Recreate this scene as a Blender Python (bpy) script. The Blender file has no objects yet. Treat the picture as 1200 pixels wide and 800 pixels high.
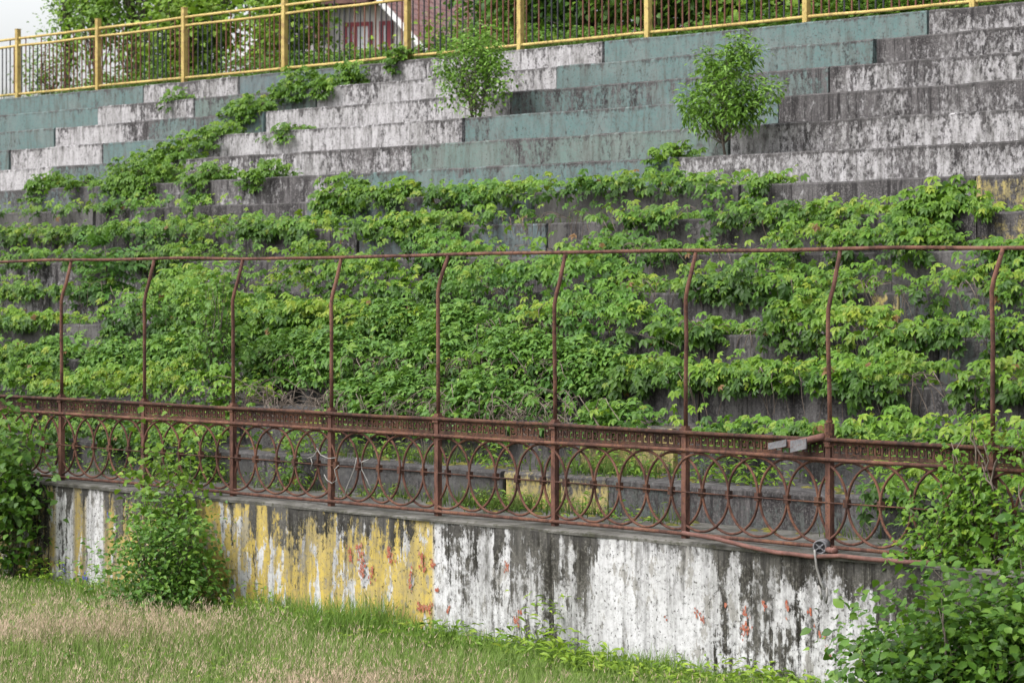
import bpy, math, random
import numpy as np
from mathutils import Vector, Matrix

random.seed(7)
rng = np.random.default_rng(11)
sc = bpy.context.scene
COL = sc.collection
PI = math.pi

# ------------------------------------------------------------------ layout
# x runs along the stand (right is nearer), y into the stand, z up, metres.
EYE = 3.3
FOC, UV = 3345.0, 2940.0
TH = math.atan2(UV, FOC)
CT, ST = math.cos(TH), math.sin(TH)


def along(px, n):
    """position along a line parallel to the stand at depth n (from a measured bearing)"""
    b = (px - 600.0) / FOC
    Z = n / (ST + CT * b)
    return ST * b * Z - CT * Z


def rise(px, py, n):
    b = (px - 600.0) / FOC
    Z = n / (ST + CT * b)
    return EYE + (340.0 - py) / FOC * Z


def spot(px, py, n):
    return Vector((along(px, n), n, rise(px, py, n)))


W, R = 0.948, 0.44
SN0, SZ0 = 18.6, 1.514
def sn(i): return SN0 + W * i
def sz(i): return SZ0 + R * i
T0, T1 = -60.0, -8.0
FN = 17.3           # rusty fence
WN = 17.08          # front face of the retaining wall
WT = 1.17           # its top
YN = 31.15          # yellow fence


# ------------------------------------------------------------------ object helpers
def tag(o, label=None, cat=None, group=None, kind=None):
    if label: o['label'] = label
    if cat: o['category'] = cat
    if group: o['group'] = group
    if kind: o['kind'] = kind
    return o


def empty(name, loc, label, cat, group=None, rz=0.0):
    o = bpy.data.objects.new(name, None)
    COL.objects.link(o)
    o.location = loc
    o.rotation_euler = (0, 0, rz)
    o.empty_display_size = 0.2
    return tag(o, label, cat, group)


def link(name, me, mat, parent=None):
    o = bpy.data.objects.new(name, me)
    if mat is not None and len(me.materials) == 0:
        me.materials.append(mat)
    COL.objects.link(o)
    if parent is not None:
        o.parent = parent
    return o


def dup(o, loc=None, parent=None):
    c = o.copy()
    COL.objects.link(c)
    if parent is not None:
        c.parent = parent
    if loc is not None:
        c.location = loc
    for ch in list(o.children):
        dup(ch, None, c)
    return c


class MB:
    def __init__(s):
        s.v, s.f = [], []

    def quadbox(s, lo, hi):
        b = len(s.v)
        x0, y0, z0 = lo
        x1, y1, z1 = hi
        s.v += [(x0, y0, z0), (x1, y0, z0), (x1, y1, z0), (x0, y1, z0), (x0, y0, z1), (x1, y0, z1), (x1, y1, z1), (x0, y1, z1)]
        s.f += [tuple(b + k for k in q) for q in ((0, 3, 2, 1), (4, 5, 6, 7), (0, 1, 5, 4), (1, 2, 6, 5), (2, 3, 7, 6), (3, 0, 4, 7))]

    def tube(s, pts, r, sides=8, closed=False):
        pts = [Vector(p) for p in pts]
        n = len(pts)
        rr = r if hasattr(r, '__len__') else [r] * n
        base = len(s.v)
        prev = None
        for k in range(n):
            if closed:
                d = pts[(k + 1) % n] - pts[k - 1]
            else:
                d = pts[min(k + 1, n - 1)] - pts[max(k - 1, 0)]
            d = d.normalized() if d.length > 1e-9 else Vector((0, 0, 1))
            if prev is None:
                up = Vector((0, 0, 1)) if abs(d.z) < 0.9 else Vector((0, 1, 0))
                a = d.cross(up).normalized()
            else:
                a = (prev - d * prev.dot(d)).normalized()
            prev = a
            b = d.cross(a)
            for q in range(sides):
                an = 2 * PI * (q + 0.5) / sides
                s.v.append(tuple(pts[k] + (a * math.cos(an) + b * math.sin(an)) * rr[k]))
        m = n if closed else n - 1
        for k in range(m):
            k2 = (k + 1) % n
            for q in range(sides):
                q2 = (q + 1) % sides
                s.f.append((base + k * sides + q, base + k * sides + q2, base + k2 * sides + q2, base + k2 * sides + q))
        if not closed:
            s.f.append(tuple(base + q for q in range(sides))[::-1])
            s.f.append(tuple(base + (n - 1) * sides + q for q in range(sides)))

    def prism(s, poly, axis_vec):
        """poly: list of points, extruded by axis_vec"""
        b = len(s.v)
        n = len(poly)
        a = Vector(axis_vec)
        s.v += [tuple(p) for p in poly] + [tuple(Vector(p) + a) for p in poly]
        s.f.append(tuple(range(b, b + n)))
        s.f.append(tuple(range(b + n, b + 2 * n))[::-1])
        for k in range(n):
            k2 = (k + 1) % n
            s.f.append((b + k, b + n + k, b + n + k2, b + k2))

    def build(s, name, mat, parent=None, smooth=False, off=None):
        me = bpy.data.meshes.new(name)
        o = off if off is not None else (parent.location if parent is not None and parent.type == 'EMPTY' else Vector((0, 0, 0)))
        v = [(p[0] - o[0], p[1] - o[1], p[2] - o[2]) for p in s.v] if o is not None else s.v
        me.from_pydata(v, [], s.f)
        me.update()
        if smooth:
            me.polygons.foreach_set('use_smooth', [True] * len(me.polygons))
        return link(name, me, mat, parent)


# ------------------------------------------------------------------ shader helper
class G:
    def __init__(s, name):
        s.m = bpy.data.materials.new(name)
        s.m.use_nodes = True
        s.t = s.m.node_tree
        s.t.nodes.clear()

    def n(s, typ, props=None, **inp):
        nd = s.t.nodes.new(typ)
        for k, v in (props or {}).items():
            setattr(nd, k, v)
        for k, v in inp.items():
            s.put(nd.inputs[k.replace('_', ' ')], v)
        return nd

    def put(s, sock, v):
        if isinstance(v, bpy.types.NodeSocket):
            s.t.links.new(v, sock)
        elif v is not None:
            sock.default_value = v

    def math(s, op, a, b=None, c=None, clamp=False):
        nd = s.t.nodes.new('ShaderNodeMath')
        nd.operation = op
        nd.use_clamp = clamp
        s.put(nd.inputs[0], a)
        if b is not None: s.put(nd.inputs[1], b)
        if c is not None: s.put(nd.inputs[2], c)
        return nd.outputs[0]

    def mix(s, f, a, b, blend='MIX'):
        nd = s.t.nodes.new('ShaderNodeMix')
        nd.data_type = 'RGBA'
        nd.blend_type = blend
        s.put(nd.inputs[0], f)
        s.put(nd.inputs[6], a if isinstance(a, bpy.types.NodeSocket) else (*a[:3], 1))
        s.put(nd.inputs[7], b if isinstance(b, bpy.types.NodeSocket) else (*b[:3], 1))
        return nd.outputs[2]

    def pos(s, sc=(1, 1, 1), off=(0, 0, 0)):
        g = s.n('ShaderNodeNewGeometry')
        mp = s.n('ShaderNodeMapping')
        s.put(mp.inputs['Vector'], g.outputs['Position'])
        mp.inputs['Scale'].default_value = sc
        mp.inputs['Location'].default_value = off
        return mp.outputs[0]

    def opos(s, sc=(1, 1, 1)):
        g = s.n('ShaderNodeTexCoord')
        mp = s.n('ShaderNodeMapping')
        s.put(mp.inputs['Vector'], g.outputs['Object'])
        mp.inputs['Scale'].default_value = sc
        return mp.outputs[0]

    def noise(s, vec, scale, detail=4.0, rough=0.55, dist=0.0):
        nd = s.n('ShaderNodeTexNoise')
        s.put(nd.inputs['Vector'], vec)
        nd.inputs['Scale'].default_value = scale
        nd.inputs['Detail'].default_value = detail
        nd.inputs['Roughness'].default_value = rough
        nd.inputs['Distortion'].default_value = dist
        return nd.outputs['Fac']

    def attr(s, name):
        return s.n('ShaderNodeAttribute', {'attribute_name': name})

    def step(s, v, lo, hi):
        nd = s.n('ShaderNodeMapRange', {'interpolation_type': 'SMOOTHSTEP'})
        s.put(nd.inputs['Value'], v)
        s.put(nd.inputs['From Min'], lo)
        s.put(nd.inputs['From Max'], hi)
        return nd.outputs[0]

    def out(s, col, rough=0.85, bump=None, bstr=0.3, bdist=0.01, metal=0.0, spec=0.3):
        p = s.n('ShaderNodeBsdfPrincipled')
        s.put(p.inputs['Base Color'], col if isinstance(col, bpy.types.NodeSocket) else (*col[:3], 1))
        s.put(p.inputs['Roughness'], rough)
        s.put(p.inputs['Metallic'], metal)
        s.put(p.inputs['Specular IOR Level'], spec)
        if bump is not None:
            b = s.n('ShaderNodeBump')
            b.inputs['Strength'].default_value = bstr
            b.inputs['Distance'].default_value = bdist
            s.put(b.inputs['Height'], bump)
            s.t.links.new(b.outputs[0], p.inputs['Normal'])
        o = s.n('ShaderNodeOutputMaterial')
        s.t.links.new(p.outputs[0], o.inputs['Surface'])
        return s.m


def painted_concrete(name, fa, fb_, streak, big, under_white, bare_a, bare_b, soft=0.03, zs=0.10, wt=(.42, .30, .42)):
    g = G(name)
    P = g.pos()
    Ps = g.pos((1, 1, zs))
    Ps2 = g.pos((1, 1, 0.22), (7, 3, 1))
    paint = g.attr('paint').outputs['Color']
    wear = g.attr('wear').outputs['Fac']
    v = g.attr('high').outputs['Fac']
    nA = g.noise(P, fa, 10, 0.74, 0.4)
    nB = g.noise(g.pos((1, 1, .6), (2, 2, 2)), fb_, 6, 0.72)
    ns = g.noise(Ps, streak, 6, 0.66)
    nb = g.noise(P, big, 3, 0.5)
    A = lambda x, k: g.math('MULTIPLY', x, k)
    val = g.math('ADD', g.math('ADD', A(nA, wt[0]), A(nB, wt[1])), g.math('ADD', A(ns, wt[2]), A(nb, 0.33)))
    top = A(g.math('POWER', v, 4.0), 0.06)
    val = g.math('ADD', val, top)
    T = g.math('SUBTRACT', 0.165 + .5 * sum(wt) + .165, A(wear, 0.29))
    mask = g.step(g.math('SUBTRACT', T, val), -soft, soft)
    # bare concrete: pale cement, grey, black mould in streaks
    nb2 = g.noise(g.pos((1, 1, 0.35), (3, 9, 2)), 2.6, 6, 0.65)
    nf2 = g.noise(P, fb_ * 1.9, 5, 0.72)
    ms = g.noise(g.pos((1, 1, 0.07), (1, 4, 2)), streak * 1.2, 5, 0.7)
    bare = g.mix(g.step(nb2, 0.36, 0.66), bare_a, bare_b)
    bare = g.mix(A(g.step(nf2, 0.45, 0.66), 0.75), bare, (bare_b[0] * 1.7, bare_b[1] * 1.7, bare_b[2] * 1.65))
    bare = g.mix(A(g.step(ms, 0.46, 0.62), 0.85), bare, (bare_a[0] * .7, bare_a[1] * .7, bare_a[2] * .7))
    col = paint
    if under_white:
        n2 = g.noise(g.pos((1, 1, 0.45), (5, 1, 8)), 3.1, 9, 0.72)
        n3 = g.noise(Ps2, 9.0, 5, 0.66)
        w = g.math('ADD', A(n2, 0.6), A(n3, 0.4))
        col = g.mix(g.step(w, 0.528, 0.548), col, (0.57, 0.565, 0.57))
        n4 = g.noise(g.pos((1, 1, 0.5), (2, 8, 3)), 5.0, 8, 0.72)
        col = g.mix(A(g.step(n4, 0.565, 0.60), 0.75), col, (0.27, 0.255, 0.225))
    # uneven fading and soft vertical grime over the paint
    tint = g.noise(P, 1.7, 6, 0.65)
    col = g.mix(A(g.step(tint, 0.38, 0.72), 0.35), col, (0.24, 0.235, 0.22))
    nm = g.noise(P, fb_ * 1.2, 4, 0.7)
    col = g.mix(A(g.step(nm, 0.42, 0.70), 0.5), col, (0.17, 0.165, 0.16))
    gs = g.noise(g.pos((1, 1, zs * .8), (4, 4, 4)), streak * 1.1, 6, 0.68)
    gr = g.step(g.math('ADD', gs, A(wear, 0.26)), 0.46, 0.80)
    gr = g.math('MULTIPLY', gr, g.math('ADD', 0.45, A(g.step(nB, 0.35, 0.62), 0.45)))
    col = g.mix(gr, col, (0.085, 0.082, 0.074))
    # small flecks of bare concrete
    fl = g.noise(P, fb_ * 1.6, 4, 0.65)
    mask = g.math('MULTIPLY', mask, g.math('SUBTRACT', 1.0, A(g.step(fl, 0.60, 0.64), 0.8)))
    col = g.mix(mask, bare, col)
    # weathering under the top edge, broken up
    tl = A(g.step(g.math('ADD', v, g.math('MULTIPLY', g.math('SUBTRACT', g.math('ADD', A(nA, .5), A(ns, .5)), 0.5), 1.6)), 0.86, 1.06), 0.55)
    col = g.mix(tl, col, (0.065, 0.062, 0.060))
    h = g.math('ADD', A(mask, 0.5), A(nf2, 0.8))
    return g.out(col, 0.92, h, 0.6, 0.012, spec=0.15)


M = {}
M['step'] = painted_concrete('weathered_step_paint', 8.0, 20.0, 9.0, 0.8, False, (0.034, 0.031, 0.032), (0.110, 0.103, 0.104), 0.06, .22, (.40, .46, .30))
M['wall'] = painted_concrete('peeling_wall_paint', 4.5, 19.0, 10.5, 0.8, True, (0.020, 0.018, 0.014), (0.10, 0.095, 0.086), 0.034, .08, (.40, .34, .52))


def rust(name, dark, mid, orange, pale):
    g = G(name)
    P = g.pos()
    a = g.noise(P, 2.2, 5, 0.6)
    b = g.noise(g.pos((1, 1, .4)), 14.0, 6, 0.7)
    c = g.noise(P, 45.0, 4, 0.7)
    col = g.mix(g.step(b, 0.38, 0.62), dark, mid)
    col = g.mix(g.math('MULTIPLY', g.step(g.math('ADD', g.math('MULTIPLY', a, .5), g.math('MULTIPLY', c, .5)), 0.50, 0.60), 0.8), col, orange)
    col = g.mix(g.math('MULTIPLY', g.step(a, 0.52, 0.70), 0.45), col, pale)
    col = g.mix(g.math('MULTIPLY', g.step(c, 0.58, 0.68), 0.6), col, (0.018, 0.013, 0.012))
    return g.out(col, 0.92, g.math('ADD', b, c), 0.8, 0.006, spec=0.2)


def plain(name, c1, c2, scale=6.0, rough=0.85, stretch=(1, 1, 1), bstr=0.3, lo=0.35, hi=0.65, spec=0.3, c3=None, coord='pos', bdist=0.01):
    g = G(name)
    P = g.pos(stretch) if coord == 'pos' else g.opos(stretch)
    a = g.noise(P, scale, 7, 0.65)
    b = g.noise(P, scale * 5.3, 4, 0.6)
    col = g.mix(g.step(a, lo, hi), c1, c2)
    if c3:
        col = g.mix(g.math('MULTIPLY', g.step(b, 0.52, 0.62), 0.75), col, c3)
    return g.out(col, rough, b, bstr, bdist, spec=spec)


M['rust'] = rust('rusted_iron', (0.055, 0.029, 0.023), (0.130, 0.062, 0.045), (0.20, 0.094, 0.050), (0.19, 0.105, 0.086))
M['rust_post'] = rust('flaking_red_rust', (0.060, 0.031, 0.025), (0.138, 0.068, 0.051), (0.205, 0.095, 0.054), (0.20, 0.118, 0.098))
M['rust_dark'] = rust('dark_rusted_iron', (0.034, 0.021, 0.018), (0.080, 0.040, 0.030), (0.145, 0.066, 0.034), (0.105, 0.060, 0.048))
M['rust_pink'] = plain('faded_red_rust', (0.10, 0.050, 0.042), (0.19, 0.095, 0.078), 6.0, 0.85, c3=(0.14, 0.06, 0.045), bstr=0.4, bdist=0.004)
M['yellow'] = plain('yellow_rail_paint', (0.38, 0.275, 0.085), (0.52, 0.40, 0.14), 2.2, 0.65, c3=(0.27, 0.17, 0.075), bstr=0.25)
M['picket_dark'] = plain('dark_picket_paint', (0.022, 0.022, 0.028), (0.05, 0.045, 0.05), 4.0, 0.7, bstr=0.1)
M['picket_brown'] = plain('brown_picket_rust', (0.10, 0.04, 0.03), (0.17, 0.075, 0.05), 4.0, 0.8, bstr=0.1)
M['ledge'] = plain('mossy_concrete', (0.050, 0.047, 0.040), (0.15, 0.143, 0.13), 3.2, 0.95, c3=(0.055, 0.055, 0.035), bstr=0.8, bdist=0.02)
M['ground'] = plain('meadow_soil', (0.055, 0.06, 0.024), (0.13, 0.105, 0.055), 0.9, 1.0, c3=(0.05, 0.075, 0.02), bstr=0.6)
M['bank'] = plain('embankment_soil', (0.03, 0.05, 0.015), (0.06, 0.08, 0.025), 0.8, 1.0, bstr=0.6)
M['bark'] = plain('grey_bark', (0.07, 0.058, 0.045), (0.16, 0.135, 0.11), 9.0, 0.95, (1, 1, 0.3), 0.6)
M['twig'] = plain('dry_vine_stem', (0.075, 0.058, 0.046), (0.21, 0.17, 0.14), 5.0, 0.95, bstr=0.2)
M['galv'] = plain('galvanised_plate', (0.11, 0.11, 0.12), (0.18, 0.18, 0.19), 8.0, 0.6, c3=(0.12, 0.08, 0.07), bstr=0.2)
M['wire'] = plain('grey_wire', (0.20, 0.19, 0.18), (0.32, 0.31, 0.29), 8.0, 0.6, bstr=0.1)
M['black'] = plain('painted_hollow_shade', (0.012, 0.012, 0.014), (0.03, 0.03, 0.034), 8.0, 0.5, bstr=0.1)  # near-black colour standing in for shade inside the socket mouth
M['red_paint'] = plain('faded_red_letter_paint', (0.27, 0.06, 0.035), (0.36, 0.12, 0.07), 14.0, 0.9, c3=(0.38, 0.26, 0.2), bstr=0.2)
M['blue_paint'] = plain('blue_paint_trace', (0.05, 0.06, 0.25), (0.12, 0.14, 0.38), 9.0, 0.9, bstr=0.2)
M['moss'] = plain('yellow_moss', (0.06, 0.07, 0.015), (0.16, 0.14, 0.028), 7.0, 1.0, bstr=0.8, bdist=0.03)


def board_mat():
    g = G('grey_white_boards')
    P = g.opos()
    w = g.n('ShaderNodeTexWave', {'wave_type': 'BANDS', 'bands_direction': 'X'})
    g.put(w.inputs['Vector'], P)
    w.inputs['Scale'].default_value = 1.25
    a = g.noise(P, 1.2, 5)
    col = g.mix(g.step(a, 0.3, 0.7), (0.36, 0.34, 0.33), (0.52, 0.49, 0.48))
    col = g.mix(g.step(w.outputs['Fac'], 0.12, 0.0), col, (0.16, 0.15, 0.15))
    return g.out(col, 0.8, w.outputs['Fac'], 0.3)


def tile_mat():
    g = G('red_brown_roof_tiles')
    uvn = g.attr('tile')
    b = g.n('ShaderNodeTexBrick')
    g.put(b.inputs['Vector'], uvn.outputs['Vector'])
    b.inputs['Scale'].default_value = 1.0
    b.inputs['Brick Width'].default_value = 0.26
    b.inputs['Row Height'].default_value = 0.34
    b.inputs['Mortar Size'].default_value = 0.03
    b.inputs['Color1'].default_value = (0.27, 0.13, 0.12, 1)
    b.inputs['Color2'].default_value = (0.35, 0.19, 0.17, 1)
    b.inputs['Mortar'].default_value = (0.10, 0.05, 0.05, 1)
    nz = g.noise(uvn.outputs['Vector'], 2.0, 5)
    col = g.mix(g.math('MULTIPLY', g.step(nz, 0.4, 0.7), 0.5), b.outputs['Color'], (0.38, 0.29, 0.27))
    return g.out(col, 0.85, b.outputs['Fac'], 0.6, 0.03)


M['boards'] = board_mat()
M['tiles'] = tile_mat()
M['white_trim'] = plain('white_bargeboard', (0.62, 0.62, 0.62), (0.74, 0.74, 0.74), 2.0, 0.6, bstr=0.1)
M['red_frame'] = plain('dark_red_window_frame', (0.17, 0.025, 0.035), (0.22, 0.04, 0.05), 3.0, 0.6, bstr=0.1)
M['curtain'] = plain('pale_curtained_pane', (0.34, 0.34, 0.36), (0.5, 0.5, 0.52), 2.0, 0.3, (6, 6, 1), 0.1)
M['brown_wood'] = plain('brown_fascia', (0.10, 0.05, 0.045), (0.17, 0.09, 0.075), 3.0, 0.8, bstr=0.1)


def leaf_mat(name, transl=0.30, rough=0.48, spec=0.30):
    g = G(name)
    c = g.attr('tint').outputs['Color']
    P = g.pos()
    nz = g.noise(P, 9.0, 2, 0.5)
    col = g.mix(g.math('MULTIPLY', g.step(nz, 0.35, 0.7), 0.35), c, g.mix(0.6, c, (0.02, 0.05, 0.012)))
    p = g.n('ShaderNodeBsdfPrincipled')
    g.put(p.inputs['Base Color'], col)
    p.inputs['Roughness'].default_value = rough
    p.inputs['Specular IOR Level'].default_value = spec
    tr = g.n('ShaderNodeBsdfTranslucent')
    g.put(tr.inputs['Color'], g.mix(0.5, col, (0.12, 0.22, 0.02)))
    mx = g.n('ShaderNodeMixShader')
    mx.inputs[0].default_value = transl
    g.t.links.new(p.outputs[0], mx.inputs[1])
    g.t.links.new(tr.outputs[0], mx.inputs[2])
    o = g.n('ShaderNodeOutputMaterial')
    g.t.links.new(mx.outputs[0], o.inputs['Surface'])
    return g.m


M['leaf'] = leaf_mat('leaf_green')
M['grass'] = leaf_mat('grass_blade', 0.3, 0.7, 0.15)

# ------------------------------------------------------------------ foliage
def leaflet(ang, L, wd, droop, fold=0.10, y0=0.0):
    """broad pointed leaflet, 6 vertices, two quads and two tris folded on the midrib"""
    ca, sa = math.cos(ang), math.sin(ang)
    raw = [(0, 0, 0), (wd * 0.80, 0.36, fold * .8), (wd * 0.72, 0.66, fold * .5), (0, 1.0, -0.14), (-wd * 0.72, 0.66, fold * .5), (-wd * 0.80, 0.36, fold * .8), (0, 0.52, -0.01)]
    out = []
    for x, y, z in raw:
        x *= L; y = y * L + y0; z *= L
        z -= droop * (y / max(L, 1e-3)) ** 1.5 * L
        out.append((x * ca + y * sa, -x * sa + y * ca, z))
    return out, [(0, 1, 2, 6), (6, 2, 3), (6, 3, 4), (0, 6, 4, 5)]


def template(parts):
    V, F = [], []
    for vs, fs in parts:
        b = len(V)
        V += vs
        F += [tuple(k + b for k in f) for f in fs]
    return np.array(V, dtype=np.float32), F


TP_PALM = template([leaflet(a, L, 0.30, d) for a, L, d in ((-1.75, .62, .35), (-0.85, .9, .3), (0, 1.0, .28), (0.85, .9, .3), (1.75, .62, .35))])
TP_TRI = template([leaflet(a, L, 0.34, d) for a, L, d in ((-1.3, .75, .25), (0, 1.0, .2), (1.3, .75, .25))])
TP_OVAL = template([leaflet(0, 1.0, 0.36, .15)])
TP_BROAD = template([leaflet(0, 1.0, 0.46, .18)])
TP_SLIM = template([leaflet(0, 1.0, 0.20, .2)])
_p = []
for k in range(5):
    for sgn in (-1, 1):
        vs, fs = leaflet(sgn * 1.05, 0.34 - .02 * k, 0.26, .2)
        _p.append(([(x, y + .12 + .19 * k, z - 0.10 * (k / 4) ** 2) for x, y, z in vs], fs))
vs, fs = leaflet(0, .32, .26, .3)
_p.append(([(x, y + .95, z - .1) for x, y, z in vs], fs))
TP_PINN = template(_p)


def unit(a):
    return a / np.maximum(np.linalg.norm(a, axis=-1, keepdims=True), 1e-9)


def frames(fwd, nor):
    f = unit(fwd)
    x = unit(np.cross(f, nor))
    z = np.cross(x, f)
    return np.stack([x, f, z], axis=-1)          # columns


def poly_mesh(name, V, F_loops, F_tot, tint, mat, parent, off):
    me = bpy.data.meshes.new(name)
    V = V - np.array(off, dtype=np.float32)[None]
    me.vertices.add(len(V))
    me.vertices.foreach_set('co', V.astype(np.float32).ravel())
    me.loops.add(len(F_loops))
    me.loops.foreach_set('vertex_index', F_loops.astype(np.int32))
    me.polygons.add(len(F_tot))
    st = np.zeros(len(F_tot), dtype=np.int32)
    st[1:] = np.cumsum(F_tot)[:-1]
    me.polygons.foreach_set('loop_start', st)
    me.update(calc_edges=True)
    at = me.attributes.new('tint', 'FLOAT_COLOR', 'POINT')
    rgba = np.ones((len(V), 4), dtype=np.float32)
    rgba[:, :3] = tint
    at.data.foreach_set('color', rgba.ravel())
    return link(name, me, mat, parent)


def leaves(name, P, Rm, S, tp, C, parent=None, off=(0, 0, 0), mat=None):
    tv, tf = tp
    N, nv = len(P), len(tv)
    V = np.einsum('nij,vj->nvi', Rm, tv) * S[:, None, None] + P[:, None, :]
    lo = np.concatenate([np.array(f) for f in tf])
    tot = np.array([len(f) for f in tf])
    L = (lo[None, :] + (np.arange(N) * nv)[:, None]).ravel()
    Tt = np.tile(tot, N)
    C2 = np.repeat(C, nv, axis=0)
    return poly_mesh(name, V.reshape(-1, 3), L, Tt, C2, mat or M['leaf'], parent, off)


PAL = {
    'fresh': [(0.075, 0.165, 0.022), (0.125, 0.255, 0.030), (0.175, 0.335, 0.042), (0.245, 0.40, 0.07)],
    'creeper': [(0.045, 0.118, 0.011), (0.094, 0.205, 0.016), (0.149, 0.275, 0.020), (0.252, 0.319, 0.026)],
    'shrub': [(0.041, 0.111, 0.017), (0.080, 0.189, 0.027), (0.125, 0.255, 0.035), (0.199, 0.327, 0.042)],
    'dark': [(0.027, 0.081, 0.010), (0.053, 0.130, 0.014), (0.084, 0.185, 0.017), (0.145, 0.252, 0.026)],
    'lime': [(0.084, 0.171, 0.014), (0.145, 0.259, 0.018), (0.213, 0.340, 0.027), (0.306, 0.415, 0.038)],
    'poplar': [(0.093, 0.186, 0.022), (0.154, 0.286, 0.034), (0.216, 0.370, 0.039), (0.311, 0.463, 0.055)],
    'walnut': [(0.033, 0.111, 0.018), (0.053, 0.155, 0.026), (0.084, 0.207, 0.032), (0.122, 0.252, 0.034)],
}


def pick(pal, k):
    """k in 0..1 -> colours along the palette"""
    p = np.array(PAL[pal])
    k = np.clip(k, 0, 0.999) * (len(p) - 1)
    i = k.astype(int)
    f = (k - i)[:, None]
    return p[i] * (1 - f) + p[np.minimum(i + 1, len(p) - 1)] * f


_tab = np.random.default_rng(5).random(4096)


def vn(x, seed=0, freq=1.0):
    x = np.asarray(x, dtype=float) * freq + seed * 37.17 + 1000
    i = np.floor(x).astype(int)
    f = x - i
    f = f * f * (3 - 2 * f)
    a = _tab[(i * 131 + seed * 977) % 4096]
    b = _tab[((i + 1) * 131 + seed * 977) % 4096]
    return a * (1 - f) + b * f


def fb(x, seed=0, freq=1.0):
    return 0.55 * vn(x, seed, freq) + 0.3 * vn(x, seed + 3, freq * 2.3) + 0.15 * vn(x, seed + 6, freq * 5.1)


def interp(px, table):
    xs = [a for a, _ in table]
    ys = [b for _, b in table]
    return np.interp(px, xs, ys)


def bearing(t, n):
    """inverse of along(): image bearing for arrays"""
    t = np.asarray(t, dtype=float)
    Xc = ST * t + CT * n
    Zc = -CT * t + ST * n
    return 600 + FOC * Xc / Zc


# creeper on the steps -------------------------------------------------------
# per step: (from, to) bearings with the riser left bare, and with no creeper on the tread
BARE = {
    6: [(95, 175), (380, 440), (740, 800), (1142, 1300)],
    5: [(20, 165), (760, 800)],
    4: [(0, 85), (800, 868), (1018, 1085), (1165, 1210)],
    3: [(-40, 95), (800, 842), (1108, 1160), (1186, 1230)],
    2: [(-40, 20), (820, 1010)],
    1: [(30, 85), (260, 300), (800, 1010)],
}
EMPTY = {
    0: [(255, 322), (365, 1040)],
    7: [(862, 900), (920, 1300), (235, 385), (500, 520)],
    1: [(280, 640)],
    6: [(1165, 1320)],
}
THIN = {3: [(400, 640)], 2: [(170, 740)]}
THICK = {
    4: [(330, 470), (520, 720)],
    3: [(180, 420), (600, 760)],
    1: [(-60, 60), (100, 280)],
}


def inside(px, spans, soft=6):
    m = np.zeros_like(px)
    for a, b in spans:
        m = np.maximum(m, np.clip((px - a) / soft, 0, 1) * np.clip((b - px) / soft, 0, 1))
    return m


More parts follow.
